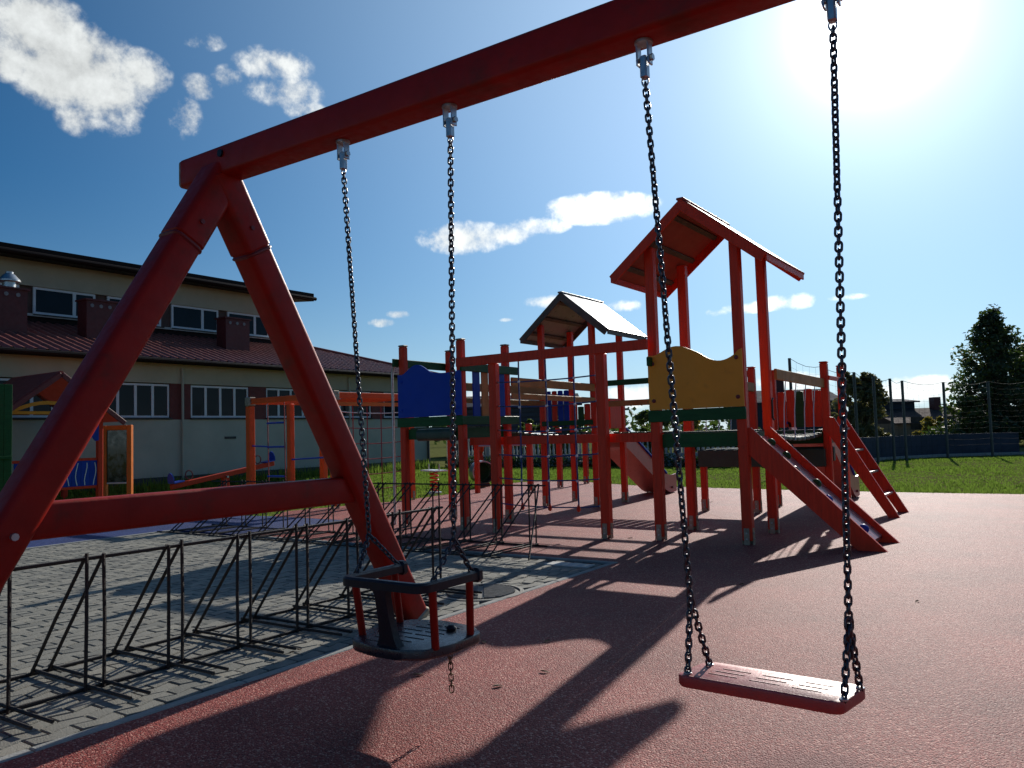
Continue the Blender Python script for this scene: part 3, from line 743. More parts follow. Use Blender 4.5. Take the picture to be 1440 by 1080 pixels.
# ramp with climbing holds
RA, RB = Vector((.98, .33, 1.13)), Vector((2.16, .33, .03)); rd = (RB-RA).normalized(); rn = Vector((-rd.z, 0, rd.x)); rn = rn if rn.z > 0 else -rn
mat('ramp_board', (.36, .12, .11), .30, var=.14, vscale=5, dirt=(6, .56, .5), dirtcol=(.22, .13, .12))
rp = MB().beam(RA+rd*.05, RB-rd*.05, .58, .024, up=tuple(rn), ch=.004).build('ramp_board', 'ramp_board', ps)
for vv in (.0, .66):
    # stringer cut level with the ground and plumb at the tower
    h0, h1 = .13, .10
    poly = [(.99, 1.20), (1.05, 1.20), (2.28, .0), (2.02, .0), (.99, .95)]
    MB().prism(poly, lambda x, y, t, vv=vv: (x, vv+t, y), -.018, .018).build('ramp_stringer', 'red_paint', ps)
rr = random.Random(5)
for i in range(7):
    t = .10+.13*i; c = RA.lerp(RB, t)+Vector((0, rr.choice((-.12, .10, .14, -.05)), 0))+rn*.012
    b = MB(); rings = []
    for (s, h) in ((.045, 0), (.042, .02), (.028, .04), (.008, .046)):
        rings.append([c+rn*h+(rd*math.cos(a)*s*1.1+Vector((0, 1, 0))*math.sin(a)*s*(.8+.3*math.sin(2*a+i))) for a in [2*math.pi*k/12 for k in range(12)]])
    b.loft(rings); b.build('climbing_hold', rr.choice(('blue_panel', 'black_rubber', 'green_paint')), rp, smooth=True)
MB().beam((2.10, .02, .055), (2.10, .64, .055), .05, .03, ch=.004).build('ramp_toe', 'dark_red', ps)

# left tower with the blue panel
BU0, BU1, BV0, BV1 = -3.67, -2.67, -.07, .93
for (u, v) in ((BU0, BV0), (BU1, BV0), (BU0, BV1), (BU1, BV1)): post(u, v, 2.44, cap='foot_steel')
deck(BU0+.05, BU1-.05, BV0+.05, BV1-.05, 1.33, .14)
bp = wave_panel(BU0-.045, BU1+.045, BV0-.062, 1.47, 2.05, 'blue_panel', dip=.02, bump=.12)
bolts(bp, [(BU0+.02, BV0-.072, 1.95), (BU1-.02, BV0-.072, 1.95), (BU0+.02, BV0-.072, 1.57), (BU1-.02, BV0-.072, 1.57)], m='blue_panel')
board('panel_rail', (BU0-.06, BV0-.066, 1.402), (BU1+.06, BV0-.066, 1.402), .03, .125, 'green_paint')
board('side_rail', (BU0-.066, BV0-.14, 2.22), (BU0-.066, BV1+.14, 2.22), .03, .11, 'green_paint')
board('side_rail', (BU1+.066, BV0-.10, 2.09), (BU1+.066, BV1+.20, 2.09), .03, .11, 'green_paint')
board('side_rail', (BU1+.066, BV0-.10, 1.40), (BU1+.066, BV1+.20, 1.40), .03, .11, 'green_paint')
for k, mm in enumerate(('blue_panel', 'brown_wood', 'blue_panel', 'blue_panel')):
    v = BV0+.26+.19*k; board('slat', (BU1+.04, v, 1.36), (BU1+.04, v, 2.12), .15, .02, mm, up=(1, 0, 0))
# under-floor drum and posts of the low step
MB().beam((BU0+.25, BV0+.02, 1.23), (BU1-.12, BV0+.02, 1.23), .16, .16, ch=.05).build('floor_roll', 'deck_wood', ps, smooth=True)
# fireman's pole
MB().tube([(-4.02, .08, 0), (-4.02, .08, 1.2), (-4.02, .08, 2.10), (-4.00, .08, 2.18), (-3.95, .07, 2.225), (-3.88, .05, 2.24), (-3.69, -.02, 2.24)], .019, 8).build('fire_pole', 'galvanised', ps, smooth=True)

# gantry with rope net between the two front towers
GP0, GP1, GV = -2.13, -.61, -.10
for u in (GP0, GP1): post(u, GV, 2.10, w=.11)
board('gantry_beam', (BU1-.0, GV-.06, 2.145), (.0, GV-.06, 2.145), .05, .115, 'red_paint')
board('bridge_beam', (BU1+.05, .03, 1.125), (-.05, .03, 1.125), .05, .10, 'red_paint')
board('bridge_beam', (BU1+.05, .85, 1.125), (-.05, .85, 1.125), .05, .10, 'red_paint')
for i in range(9):
    u = -.12-.10*i if i < 5 else None
    if u is not None: MB().beam((u, .06, 1.178), (u, .88, 1.178), .094, .02, ch=.004).build('bridge_plank', 'green_paint', ps)
net = MB(); NU = [-1.745, -1.355, -.965]; NZ = [1.85, 1.555, 1.257, .955, .665, .355]
nets = []
for z in NZ:
    pts = [(GP0+.055+(GP1-GP0-.11)*t, GV, z-.028*math.sin(math.pi*t)*(1 if z != 1.85 else .4)+random.uniform(-.004, .004)) for t in [k/8 for k in range(9)]]
    MB().tube(pts, .0085, 6).build('net_rope', 'rope_blue', ps, smooth=True)
for u in NU:
    pts = [(u+random.uniform(-.006, .006), GV-.012, z) for z in (2.09, 1.85, 1.5, 1.2, .9, .65, .33)]
    vr = MB().tube(pts, .010, 6).build('net_rope', 'rope_blue', ps, smooth=True)
    MB().lathe([(.012, 0), (.026, .02), (.02, .05), (.008, .09)], (u, GV-.012, .285), 8).build('rope_end', 'red_paint', vr, smooth=True)
    for z in NZ:
        zz = z-.026*(1 if z != 1.85 else .4)
        MB().lathe([(.004, -.016), (.016, -.010), (.019, 0), (.016, .010), (.004, .016)], (u, GV-.014, zz), 8).build('knot', 'white_plastic', vr, smooth=True)
for u in (GP0, GP1):
    for z in NZ:
        s = 1 if u == GP0 else -1
        MB().tube([(u+s*.05, GV, z), (u+s*.085, GV, z)], .011, 8).build('rope_anchor', 'galvanised', ps, smooth=True)

# rear left tower with the grey flared roof
CU0, CU1, CV0, CV1 = -3.45, -2.48, 3.12, 4.09
for (u, v, z) in ((CU0, CV0, 3.03), (CU1, CV0, 3.03), (CU0, CV1, 3.0), (CU1, CV1, 3.0)): post(u, v, z)
gable(-3.73, -2.06, -2.905, 2.9, 4.3, 2.79, 3.48, 'roof_grey', 'roof_under', 'roof_under')
deck(CU0+.05, CU1-.05, CV0+.05, CV1-.05, 1.20, .14)
for k, mm in enumerate(('blue_panel', 'red_paint', 'blue_panel', 'blue_panel')):
    u = CU0+.13+.115*k; board('slat', (u, CV0-.03, 1.30), (u, CV0-.03, 1.90), .095, .02, mm, up=(0, 1, 0))
for k, mm in enumerate(('red_paint', 'green_paint', 'red_paint')):
    u = CU0+.62+.12*k; board('slat', (u, CV0-.03, 1.30), (u, CV0-.03, 1.66-.04*(k % 2)), .11, .02, mm, up=(0, 1, 0))
board('slat_rail', (CU0, CV0-.055, 1.36), (CU1, CV0-.055, 1.36), .025, .08, 'green_paint')
# covered rails of the bridge between the left towers
for (u, z) in ((BU1+.06, 1.94), (BU0+.10, 1.93)):
    board('bridge_rail', (u, BV1+.05, z), (u+.16, CV0, z-.03), .035, .12, 'brown_wood')
    board('bridge_rail', (u, BV1+.05, z-.20), (u+.16, CV0, z-.23), .03, .08, 'brown_wood')
for i in range(14):
    v = BV1+.14+.145*i; t = (v-BV1)/(CV0-BV1); z = 1.25-.05*t-.06*math.sin(math.pi*t)
    MB().beam((BU0+.08+.2*t, v, z), (BU1-.0+.2*t, v, z), .12, .035, ch=.006).build('bridge_plank', 'deck_wood', ps)
# rails towards the right rear tower
board('bridge_rail', (CU1+.05, 3.16, 1.97), (.05, 3.16, 1.97), .035, .09, 'green_paint')
board('bridge_rail', (CU1+.05, 3.16, 1.64), (.05, 3.16, 1.64), .035, .09, 'brown_wood')
board('tunnel_board', (CU1+.02, 3.6, 1.50), (CU1+.02, 4.0, 1.50), .03, .5, 'red_paint')
for i in range(16):
    u = CU1+.12+.145*i; t = (u-CU1)/(2.4)
    MB().beam((u, 3.2, 1.16-.07*math.sin(math.pi*min(t, 1))), (u, 3.95, 1.16-.07*math.sin(math.pi*min(t, 1))), .12, .035, ch=.006).build('bridge_plank', 'deck_wood', ps)
board('bridge_beam', (CU1+.05, 3.14, 1.10), (.05, 3.14, 1.10), .05, .10, 'red_paint')

# right rear tower, hanging plank bridge and ladder
EU0, EU1, EV0, EV1 = .09, 1.08, 3.10, 4.08
for (u, v, z) in ((EU0, EV0, 2.04), (EU1, EV0, 2.04), (EU0, EV1, 2.04), (EU1, EV1, 2.04)): post(u, v, z, cap=True)
deck(EU0+.05, EU1-.05, EV0+.05, EV1-.05, 1.145, .17)
board('lower_beam', (-.72, EV0-.06, .765), (EU1-.02, EV0-.06, .765), .10, .24, 'deck_wood')
board('lower_beam', (-.72, EV0+.45, .80), (EU1-.02, EV0+.45, .80), .10, .20, 'deck_wood')
for i in range(4): MB().beam((-.72, EV0+.02+.125*i, .885), (EU1-.06, EV0+.02+.125*i, .885), .115, .02, ch=.004).build('lower_plank', 'deck_wood', ps)
post(-.68, EV0, .86, w=.09)
for (u, s) in ((.02, 1), (W-.0, -1)):
    board('bridge_rail', (u+.06, W+.05, 1.80), (u+.10, EV0, 1.765), .035, .125, 'brown_wood')
    for k in range(4):
        v = 1.35+.45*k
        MB().tube([(u+.08, v, 1.75), (u+.05, v-.02, 1.4), (u+.06-.0*s, v-.10, 1.06-.03*math.sin(math.pi*(v-1)/2.1))], .007, 6).build('bridge_chain', 'galvanised', ps, smooth=True)
for k in range(10):
    v = 1.13+.203*k; z = 1.09-.05*math.sin(math.pi*(v-1)/2.1)
    MB().beam((.05, v, z), (W+.06, v, z), .185, .05, ch=.012).build('bridge_plank', 'deck_wood', ps)
for k, mm in enumerate(('red_paint', 'red_paint', 'green_paint', 'red_paint', 'red_paint')):
    u = EU0+.12+.13*k; board('slat', (u, EV1+.03, 1.18), (u, EV1+.03, 1.72+.03*(k % 2)), .12, .02, mm, up=(0, 1, 0))
board('panel_rail', (EU1+.055, EV0, 1.84), (EU1+.055, EV1, 1.84), .025, .06, 'red_paint')
for vv in (2.99, 3.70):
    poly = [(1.10, 1.32), (1.20, 1.30), (1.93, .0), (1.80, .0), (1.06, 1.18)]
    MB().prism(poly, lambda x, y, t, vv=vv: (x, vv+t, y), -.02, .02).build('ladder_stringer', 'red_paint', ps)
for k in range(4):
    t = .08+.235*k; u, z = 1.15+(1.86-1.15)*t, 1.24*(1-t)
    MB().beam((u, 3.005, z), (u, 3.685, z), .10, .03, ch=.005).build('ladder_step', 'slide_pink' if k in (0, 3) else 'dark_red', ps)

def slide(u0, u1, v0, v1, z0, ps=ps):
    """moulded chute running away from its tower"""
    prof = []
    N_ = 14
    for i in range(N_+1):
        t = i/N_; v = v0+(v1-v0)*t
        z = z0 if t < .08 else (.16+(z0-.16)*max(0, (1-(t-.08)/.74)) if t < .82 else .16-.02*math.sin((t-.82)/.18*math.pi))
        prof.append((v, z))
    b = MB(); rings = []
    for (v, z) in prof:
        side = .20
        rings.append([(u0, v, z-.13), (u0, v, z+side), (u0+.03, v, z+side), (u0+.05, v, z), (u1-.05, v, z), (u1-.03, v, z+side), (u1, v, z+side), (u1, v, z-.13)])
    b.loft(rings); s_ = b.build('slide', 'slide_pink', ps, smooth=True)
    for u in (u0-.012, u1+.012):
        pts = [(u, v, z+.19) for v, z in prof[:12]]
        MB().tube(pts, .022, 8).build('slide_edge', 'blue_panel', s_, smooth=True)
    for v in (v1-.25,):
        b = MB(); b.tube([(u0+.02, v, .0), (u0+.02, v, .12)], .018, 8); b.tube([(u1-.02, v, .0), (u1-.02, v, .12)], .018, 8); b.tube([(u0-.03, v, .11), (u1+.03, v, .11)], .02, 8); b.build('slide_foot', 'dark_red', s_, smooth=True)
    return s_
slide(-3.02, -2.50, 4.08, 6.35, 1.06)
slide(.30, .86, 4.10, 6.05, 1.06)

# ------------------------------------------------------------------ smaller play equipment
cf = thing('rope_climber', 'orange square climbing frame with rope net and blue rope ladder on the lawn edge', 'climbing frame', (-8.0, 2.5, 0))
F = {'a': (-9.2, 1.63), 'b': (-6.88, 1.63), 'c': (-6.75, 3.47), 'd': (-9.2, 3.47), 'e': (-8.12, 1.70)}
for k, (u, v) in F.items(): post(u, v, 1.895, w=.13 if k != 'e' else .11, m='orange_paint', parent=cf, foot=(k in 'bc'))
for p, q in (('a', 'b'), ('b', 'c'), ('c', 'd'), ('d', 'a')):
    MB().beam((*F[p], 1.99), (*F[q], 1.99), .075, .11, ch=.008).build('top_rail', 'orange_paint', cf)
for k in 'abcd':
    u, v = F[k]
    b = MB(); b.beam((u, v, 1.90), (u, v, 2.07), .15, .15, up=(0, 1, 0), ch=.02); br = b.build('corner_bracket', 'foot_steel', cf)
    for s in (-.03, .03): MB().tube([(u+.076, v+s, 2.0+s), (u+.086, v+s, 2.0+s)], .014, 8).build('bolt', 'galvanised', br)
MB().beam((F['b'][0], 1.70, 1.84), (F['c'][0], 3.40, 1.84), .05, .07, ch=.006).build('mid_rail', 'frame_orange', cf)
for z in (1.70, 1.42, 1.14, .86, .58, .30):
    MB().tube([(-6.87+.12*t, 1.72+1.68*t, z-.03*math.sin(math.pi*t)) for t in [k/6 for k in range(7)]], .009, 5).build('net_rope', 'rope_red' if z < 1.5 else 'white_plastic', cf, smooth=True)
for k in range(4):
    t = .2+.2*k; MB().tube([(-6.87+.12*t, 1.72+1.68*t, z) for z in (1.85, 1.2, .6, .12)], .010, 5).build('net_rope', 'rope_red', cf, smooth=True)
for u in (-8.72, -8.24):
    MB().tube([(u, 1.66, 1.95), (u+.03, 1.64, 1.2), (u+.02, 1.66, .15)], .010, 6).build('ladder_rope', 'rope_red', cf, smooth=True)
for z in (1.55, 1.10, .55, .25):
    MB().tube([(-8.72, 1.65, z), (-8.24, 1.65, z)], .020, 8).build('ladder_rung', 'blue_plastic', cf, smooth=True)
MB().tube([(-9.15, 1.63, 1.13), (-8.72, 1.65, 1.11)], .016, 8).build('cross_bar', 'blue_plastic', cf, smooth=True)
MB().tube([(-8.06, 1.68, .86), (-6.95, 1.64, .90)], .016, 8).build('cross_bar', 'blue_plastic', cf, smooth=True)

ss = thing('seesaw', 'red seesaw with blue backed seats beside the school wall', 'seesaw', (-14.5, 4.86, 0))
A_, B_ = Vector((-14.5, 3.30, .16)), Vector((-14.5, 6.42, .60))
MB().beam(A_, B_, .09, .13, ch=.012).build('beam', 'red_paint', ss)
dS = (B_-A_).normalized(); upS = Vector((1, 0, 0)).cross(dS); upS = upS if upS.z > 0 else -upS
MB().beam((-14.5, 4.86, -.03), (-14.5, 4.86, .32), .10, .20, up=(0, 1, 0), ch=.01).build('pivot', 'red_paint', ss)
MB().tube([(-14.62, 4.86, .32), (-14.38, 4.86, .32)], .03, 8).build('axle', 'galvanised', ss)
for s, e in ((1, A_), (-1, B_)):
    c = e+dS*(s*.18)+upS*.085
    b = MB(); b.beam(c-dS*.15, c+dS*.15, .26, .035, up=tuple(upS), ch=.01); st = b.build('seat', 'blue_plastic', ss)
    poly = [(-.13, 0), (.13, 0), (.13, .12), (.08, .22), (0, .26), (-.08, .22), (-.13, .12)]
    k = c-dS*(s*.15)
    MB().prism(poly, lambda x, y, t: tuple(k+Vector((x, 0, 0))+upS*y+dS*t), -.012, .012).build('backrest', 'blue_plastic', st)
    hc = e+dS*(s*.52)+upS*.20
    MB().tube([hc+Vector((.02, 0, 0))+upS*(.11*math.sin(a))+dS*(.10*math.cos(a)) for a in [2*math.pi*i/14 for i in range(14)]], .017, 6, closed=True).build('handle', 'dark_red', ss, smooth=True)

bbl = on(144, 697, 2, 0); bbr = on(186, 696, 2, 0)
bb = thing('play_board', 'dark chalkboard in an orange timber frame standing on the grass', 'play board', ((bbl.x+bbr.x)/2, (bbl.y+bbr.y)/2, 0))
bd = (bbr-bbl).normalized(); bn = Vector((-bd.y, bd.x, 0)); BL = (bbr-bbl).length; zt = 1.72
BP = lambda t, z: bbl+bd*t+Vector((0, 0, z))
for t in (.06, BL-.06): MB().beam(BP(t, -.05), BP(t, zt), .12, .11, up=tuple(bn), ch=.01).build('post', 'frame_orange', bb)
MB().beam(BP(.121, zt-.06), BP(BL-.121, zt-.06), .10, .12, ch=.01).build('top_rail', 'frame_orange', bb)
MB().beam(BP(.121, .30), BP(BL-.121, .30), .05, .04, ch=.008).build('ledge', 'white_plastic', bb)
MB().beam(BP(.10, .32+(zt-.44)/2), BP(BL-.10, .32+(zt-.44)/2), .024, zt-.44, ch=.002).build('board', 'chalkboard', bb)

ph = thing('playhouse', 'small wooden playhouse with steep red roof and blue striped rail', 'playhouse', (-15.2, .6, 0))
for (u, v) in ((-14.6, 1.58), (-14.6, -.42), (-16.2, 1.58), (-16.2, -.42)): post(u, v, 2.05, w=.12, parent=ph, foot=False, z0=-.05)
def slope(v0, z0, v1, z1):
    A, B = Vector((0, v0, z0)), Vector((0, v1, z1)); d = (B-A).normalized(); n_ = Vector((0, -d.z, d.y)); n_ = n_ if n_.z > 0 else -n_
    b = MB(); vv = [A, B, B+n_*.03, A+n_*.03]; b.loft([[(-14.25, p.y, p.z) for p in vv], [(-16.5, p.y, p.z) for p in vv]])
    o = b.build('roof', 'roof_red', ph)
    MB().beam((-14.235, A.y, A.z-.05), (-14.235, B.y, B.z-.05), .03, .11, up=tuple(n_), ch=.005).build('barge_board', 'dark_red', o)
slope(.55, 2.86, 1.98, 1.78); slope(.55, 2.86, -.88, 1.78)
MB().beam((-14.6, -.55, 1.98), (-14.6, 1.72, 1.98), .07, .07, ch=.008).build('tie_beam', 'yellow_panel', ph)
poly = [(-.62+.0, 0)]
arch = [(-.2+1.6*t, 2.02+.22*math.sin(math.pi*t)) for t in [k/10 for k in range(11)]]
MB().prism(arch+[(p[0], p[1]-.08) for p in arch[::-1]], lambda x, y, t: (-14.52+t, x-.2, y), 0, .03).build('arch_board', 'yellow_panel', ph)
poly = [(1.50, 1.92), (1.50, 1.35), (1.42, 1.34), (1.33, 1.45), (1.25, 1.62), (1.16, 1.75), (1.16, 1.92)]
MB().prism(poly, lambda x, y, t: (-14.5+t, x, y), 0, .025).build('cloud_board', 'blue_panel', ph)
for z in (.30, .93): MB().beam((-14.6, -.36, z), (-14.6, 1.52, z), .05, .06, ch=.006).build('rail', 'red_paint', ph)
for k in range(9):
    v = -.24+.20*k
    sl_ = MB().box(-14.615, -14.59, v, v+.192, .33, .90).build('slat', 'blue_panel', ph)
    MB().tube([(-14.586, v+.10+.03*math.sin(z*9+k), z) for z in (.35, .45, .55, .65, .75, .85)], .011, 4).build('painted_stripe', 'white_plastic', sl_)

gw = thing('climbing_wall', 'tall dark green board wall with red post at the lawn edge', 'climbing wall', (-13, -1.3, 0))
for k in range(5): MB().beam((-13, -1.05-.15*k, -.05), (-13, -1.05-.15*k, 2.46), .146, .03, up=(1, 0, 0), ch=.004).build('board', 'green_paint', gw)
MB().beam((-12.95, -1.30, -.05), (-12.95, -1.30, 2.3), .09, .06, up=(1, 0, 0), ch=.01).build('post', 'red_paint', gw)
MB().beam((-12.96, -1.72, 1.05), (-12.96, -.99, 1.05), .03, .06, ch=.005).build('rail', 'green_paint', gw)

# spring rockers behind the left tower
sp_ = on(611, 693, 2, 0)
sr = thing('spring_rocker', 'white plank rocker on a red coil spring on the grass', 'spring rocker', (sp_.x, sp_.y, 0))
kx = proj(sp_)[2]/1120
MB().beam((sp_.x-.33, sp_.y+.14, .475), (sp_.x+.33, sp_.y-.14, .475), .30, .03, ch=.006).build('plank', 'white_plastic', sr)
MB().tube([(sp_.x+.09*math.cos(a), sp_.y+.09*math.sin(a), .02+.42*a/(2*math.pi*5)) for a in [2*math.pi*5*i/70 for i in range(71)]], .016, 6).build('spring', 'red_paint', sr, smooth=True)
MB().lathe([(.16, -.05), (.16, .015), (.10, .03)], (sp_.x, sp_.y, 0), 14).build('base', 'galvanised', sr)
for s in (-1, 1): MB().tube([(sp_.x+s*.22, sp_.y-s*.09, .48), (sp_.x+s*.22, sp_.y-s*.09, .62)], .014, 6).build('handle', 'galvanised', sr)
q = on(678, 684, 2, 0)
bt = thing('tunnel_barrel', 'short dark green barrel tunnel with shiny metal top on the lawn', 'tunnel', (q.x, q.y, 0))
ax_ = Vector((.75, -.66, 0)); sd_ = Vector((.66, .75, 0))
for (nm, a0, a1, mm, r_) in (('shell', -30, 210, 'galvanised', .27), ('lower_shell', 210, 330, 'deck_wood', .268)):
    b = MB(); rings = []
    for e in (-.24, .24):
        ring = []
        for k in range(13):
            a = rad(a0+(a1-a0)*k/12); ring.append(q+ax_*e+sd_*(r_*math.cos(a))+Vector((0, 0, .34+r_*math.sin(a))))
        for k in range(12, -1, -1):
            a = rad(a0+(a1-a0)*k/12); ring.append(q+ax_*e+sd_*((r_-.03)*math.cos(a))+Vector((0, 0, .34+(r_-.03)*math.sin(a))))
        rings.append(ring)
    b.loft(rings); b.build(nm, mm, bt, smooth=True)
b = MB(); b.lathe([(.238, 0), (.238, .01)], (0, 0, 0), 20)
b.v = [tuple(q+ax_*(-.235+p[2])+sd_*p[0]+Vector((0, 0, .34+p[1]))) for p in b.v]; b.build('end_disc', 'green_paint', bt)
for e in (-.15, .15): MB().beam(q+ax_*e+Vector((0, 0, -.05)), q+ax_*e+Vector((0, 0, .10)), .30, .06, up=tuple(ax_), ch=.01).build('stand', 'dark_red', bt)
q2 = on(676, 676, 2, 0)
rw = thing('spring_rider', 'red spring rider with two round hand holes behind the barrel', 'spring rider', (q2.x, q2.y, 0))
q2 = Vector(q2); zc = .55
for s in (-1, 1):
    pts = [q2+ax_*(s*.17)+ax_*(.16*math.cos(a))+Vector((0, 0, .95+.18*math.sin(a))) for a in [2*math.pi*i/18 for i in range(18)]]
    MB().tube(pts, .045, 8, closed=True).build('hand_ring', 'red_paint', rw, smooth=True)
MB().prism([(-.30, .35), (.30, .35), (.22, .60), (.12, .80), (-.12, .80), (-.22, .60)], lambda x, y, t: tuple(q2+ax_*x+sd_*t+Vector((0, 0, y))), -.04, .04).build('body', 'red_paint', rw)
MB().tube([(q2.x+.08*math.cos(a), q2.y+.08*math.sin(a), -.03+.40*a/(2*math.pi*4)) for a in [2*math.pi*4*i/56 for i in range(57)]], .016, 6).build('spring', 'dark_red', rw, smooth=True)

lb = thing('turning_bars', 'row of red posts with turning bars at the back edge of the rubber', 'turning bars', (-5.55, 7.0, 0))
pp = [(-5.45, 5.7), (-5.55, 7.05), (-5.58, 8.28)]
for i, (u, v) in enumerate(pp): post(u, v, 1.42-.1*i, w=.11, parent=lb)
for i in range(2): MB().tube([(*pp[i], 1.2-.15*i), (*pp[i+1], 1.2-.15*i)], .02, 8).build('bar', 'galvanised', lb, smooth=True)
MB().tube([(pp[0][0]-1.0, pp[0][1]-.5, .98), (pp[0][0], pp[0][1], .98)], .018, 8).build('bar', 'galvanised', lb, smooth=True)
MB().beam((pp[0][0]-1.0, pp[0][1]-.5, 0), (pp[0][0]-1.0, pp[0][1]-.5, 1.05), .09, .09, up=(0, 1, 0)).build('post', 'red_paint', lb)

# fallen leaves on the rubber
rr = random.Random(11)
for (px, py) in ((680, 903), (644, 898), (766, 945), (770, 902), (588, 949), (1043, 822), (886, 757), (990, 716), (1000, 706), (700, 965), (410, 918), (420, 914), (1290, 846)):
    c = on(px, py, 2, .004); a = rr.uniform(0, 6.28); L = rr.uniform(.02, .034)
    d = Vector((math.cos(a), math.sin(a), 0)); n_ = Vector((-d.y, d.x, 0)); b = MB()
    top = [c-d*L, c-d*L*.3+n_*L*.42+Vector((0, 0, .006)), c+d*L*.5+n_*L*.30+Vector((0, 0, .009)), c+d*L+Vector((0, 0, .004)), c+d*L*.5-n_*L*.34+Vector((0, 0, .007)), c-d*L*.3-n_*L*.40+Vector((0, 0, .004))]
    mid = [c-d*L*.3+Vector((0, 0, .002)), c+d*L*.5+Vector((0, 0, .003))]
    V_ = top+mid; V2_ = [p-Vector((0, 0, .0012)) for p in V_]
    fs = [(0, 1, 6), (1, 2, 7, 6), (2, 3, 7), (3, 4, 7), (4, 5, 6, 7), (5, 0, 6)]
    b.add(V_+V2_, fs+[tuple(8+i for i in f[::-1]) for f in fs]+[(i, (i+1) % 6, 8+(i+1) % 6, 8+i) for i in range(6)])
    paved = c.x < .2 and c.y < -1.6
    tag(b.build('fallen_leaf', 'dry_leaf'), 'small dry brown leaf lying on the grey pavers' if paved else 'small dry brown leaf lying on the red rubber floor', 'leaf', 'fallen leaves on the pavers' if paved else 'fallen leaves on the rubber')

# ------------------------------------------------------------------ school building
WU = -17.3; CU = -20.8; V0, V1 = -7.0, 16.35
sb = thing('school_building', 'long cream and grey school block with red roof and clerestory windows', 'building', (WU-5, 5, 0))
SILL, HEAD, EAVE = 1.98, 2.93, 3.56
MB().box(WU-9, WU+.04, V0, V1+.04, -.05, .30).build('plinth', 'plinth', sb)
MB().box(WU-9, WU, V0, V1, .30, SILL-.06).build('lower_wall', 'wall_grey', sb)
MB().box(WU-9, WU, V0, V1, HEAD+.03, EAVE+.05).build('upper_wall', 'wall_cream', sb)
MB().box(WU-9, WU-.30, V0, V1-.25, SILL-.06, HEAD+.03).build('recess_wall', 'wall_grey', sb)
def window(u, v0, v1, z0, z1, splits, par, fw=.055):
    d = .05; b = MB()
    b.box(u-d, u, v0, v1, z0, z0+fw); b.box(u-d, u, v0, v1, z1-fw, z1)
    xs = [v0]+splits+[v1]
    for i, x in enumerate(xs):
        w_ = fw if i in (0, len(xs)-1) else fw*1.4
        a = x if i == 0 else (x-w_ if i == len(xs)-1 else x-w_/2)
        b.box(u-d+.001, u+.004, a, a+w_, z0+fw, z1-fw)
    w = b.build('window', 'upvc', par)
    for i in range(len(xs)-1):
        a, c = xs[i]+fw*.6, xs[i+1]-fw*.6
        MB().box(u-.035, u-.022, a, c, z0+fw*.8, z1-fw*.8).build('pane', 'glass', w)
    MB().beam((u+.05, v0-.05, z0-.03), (u+.05, v1+.05, z0-.03), .16, .035, ch=.006).build('sill', 'plinth', w)
    return w
v = 3.04-2.70*4; wins = []
while v < V1-2.1:
    wins.append((v, v+2.02)); v += 2.70
for i, (a, c) in enumerate(wins):
    L = c-a; window(WU-.06, a, c, SILL, HEAD, [a+L*.25, a+L*.5, a+L*.75], sb)
edges = [V0]+[e for w_ in wins for e in w_]+[V1]
for a, c in zip(edges[::2], edges[1::2]):
    if c-a > .05: MB().box(WU-.28, WU-.025, a+.012, c-.012, SILL-.055, HEAD+.025).build('infill_panel', 'infill_red', sb)
for vv in (5.42, 12.0):
    MB().tube([(WU+.05, vv, .0), (WU+.05, vv, 1.6), (WU+.05, vv, EAVE-.15)], .035, 8).build('downpipe', 'wall_grey', sb, smooth=True)
MB().tube([(WU+.06, V1-.1, -.03), (WU+.06, V1-.1, EAVE-.1)], .05, 8).build('downpipe', 'plinth', sb, smooth=True)
MB().box(WU+.004, WU+.02, 6.85, 7.25, 1.33, 1.40).build('wall_vent', 'plinth', sb)
# lower roof: profiled sheet, hipped at the right-hand end
RU0, RU1, RZ0, RZ1 = WU+.55, CU, EAVE+.06, 4.90
RV1 = V1+.55
def roof_grid():
    b = MB(); per = .27; sub = 6; rows = 9
    nv = int((RV1-V0)/per*sub); vs_ = []
    for r in range(rows+1):
        t = r/rows; u = RU0+(RU1-RU0)*t; z = RZ0+(RZ1-RZ0)*t
        for part in (0, 1):
            if r == 0 and part == 0: continue
            if r == rows and part == 1: continue
            up_ = .022 if part == 1 else 0
            for j in range(nv+1):
                v = V0+(RV1-V0)*j/nv
                vmax = RV1-(RU0-u)*.94
                ph_ = j/sub*2*math.pi
                vs_.append((u+(.003 if part == 0 else 0), min(v, vmax), z-(.008 if part == 0 else 0)+.036*math.sin(ph_)))
    k = len(vs_)//(nv+1); fs = []
    for i in range(k-1):
        for j in range(nv): fs.append((i*(nv+1)+j, i*(nv+1)+j+1, (i+1)*(nv+1)+j+1, (i+1)*(nv+1)+j))
    b.add(vs_, fs); return b
rf = roof_grid().build('roof', 'tile_roof', sb, smooth=True, fix=False)
hipv = RV1-(RU0-RU1)*.94
b = MB(); b.add([(RU0, RV1, RZ0), (RU1, hipv, RZ1), (WU-9, hipv, RZ1), (WU-9, RV1, RZ0)], [(0, 1, 2, 3)]); b.build('hip_slope', 'tile_roof', rf, fix=False)
b = MB(); b.tube([(RU0, RV1, RZ0+.03), (RU1, hipv, RZ1+.03)], .07, 8); b.build('hip_ridge', 'tile_roof', rf, smooth=True)
MB().box(WU-9, RU0-.06, V0, RV1-.05, EAVE-.04, EAVE+.0).build('soffit', 'fascia', sb)
MB().box(RU0-.05, RU0-.02, V0, RV1-.02, EAVE-.08, EAVE+.03).build('fascia_board', 'fascia', sb)
b = MB(); b.tube([(RU0+.05, V0, EAVE-.01), (RU0+.05, RV1, EAVE-.01)], .065, 8); b.build('gutter', 'fascia', sb, smooth=True)
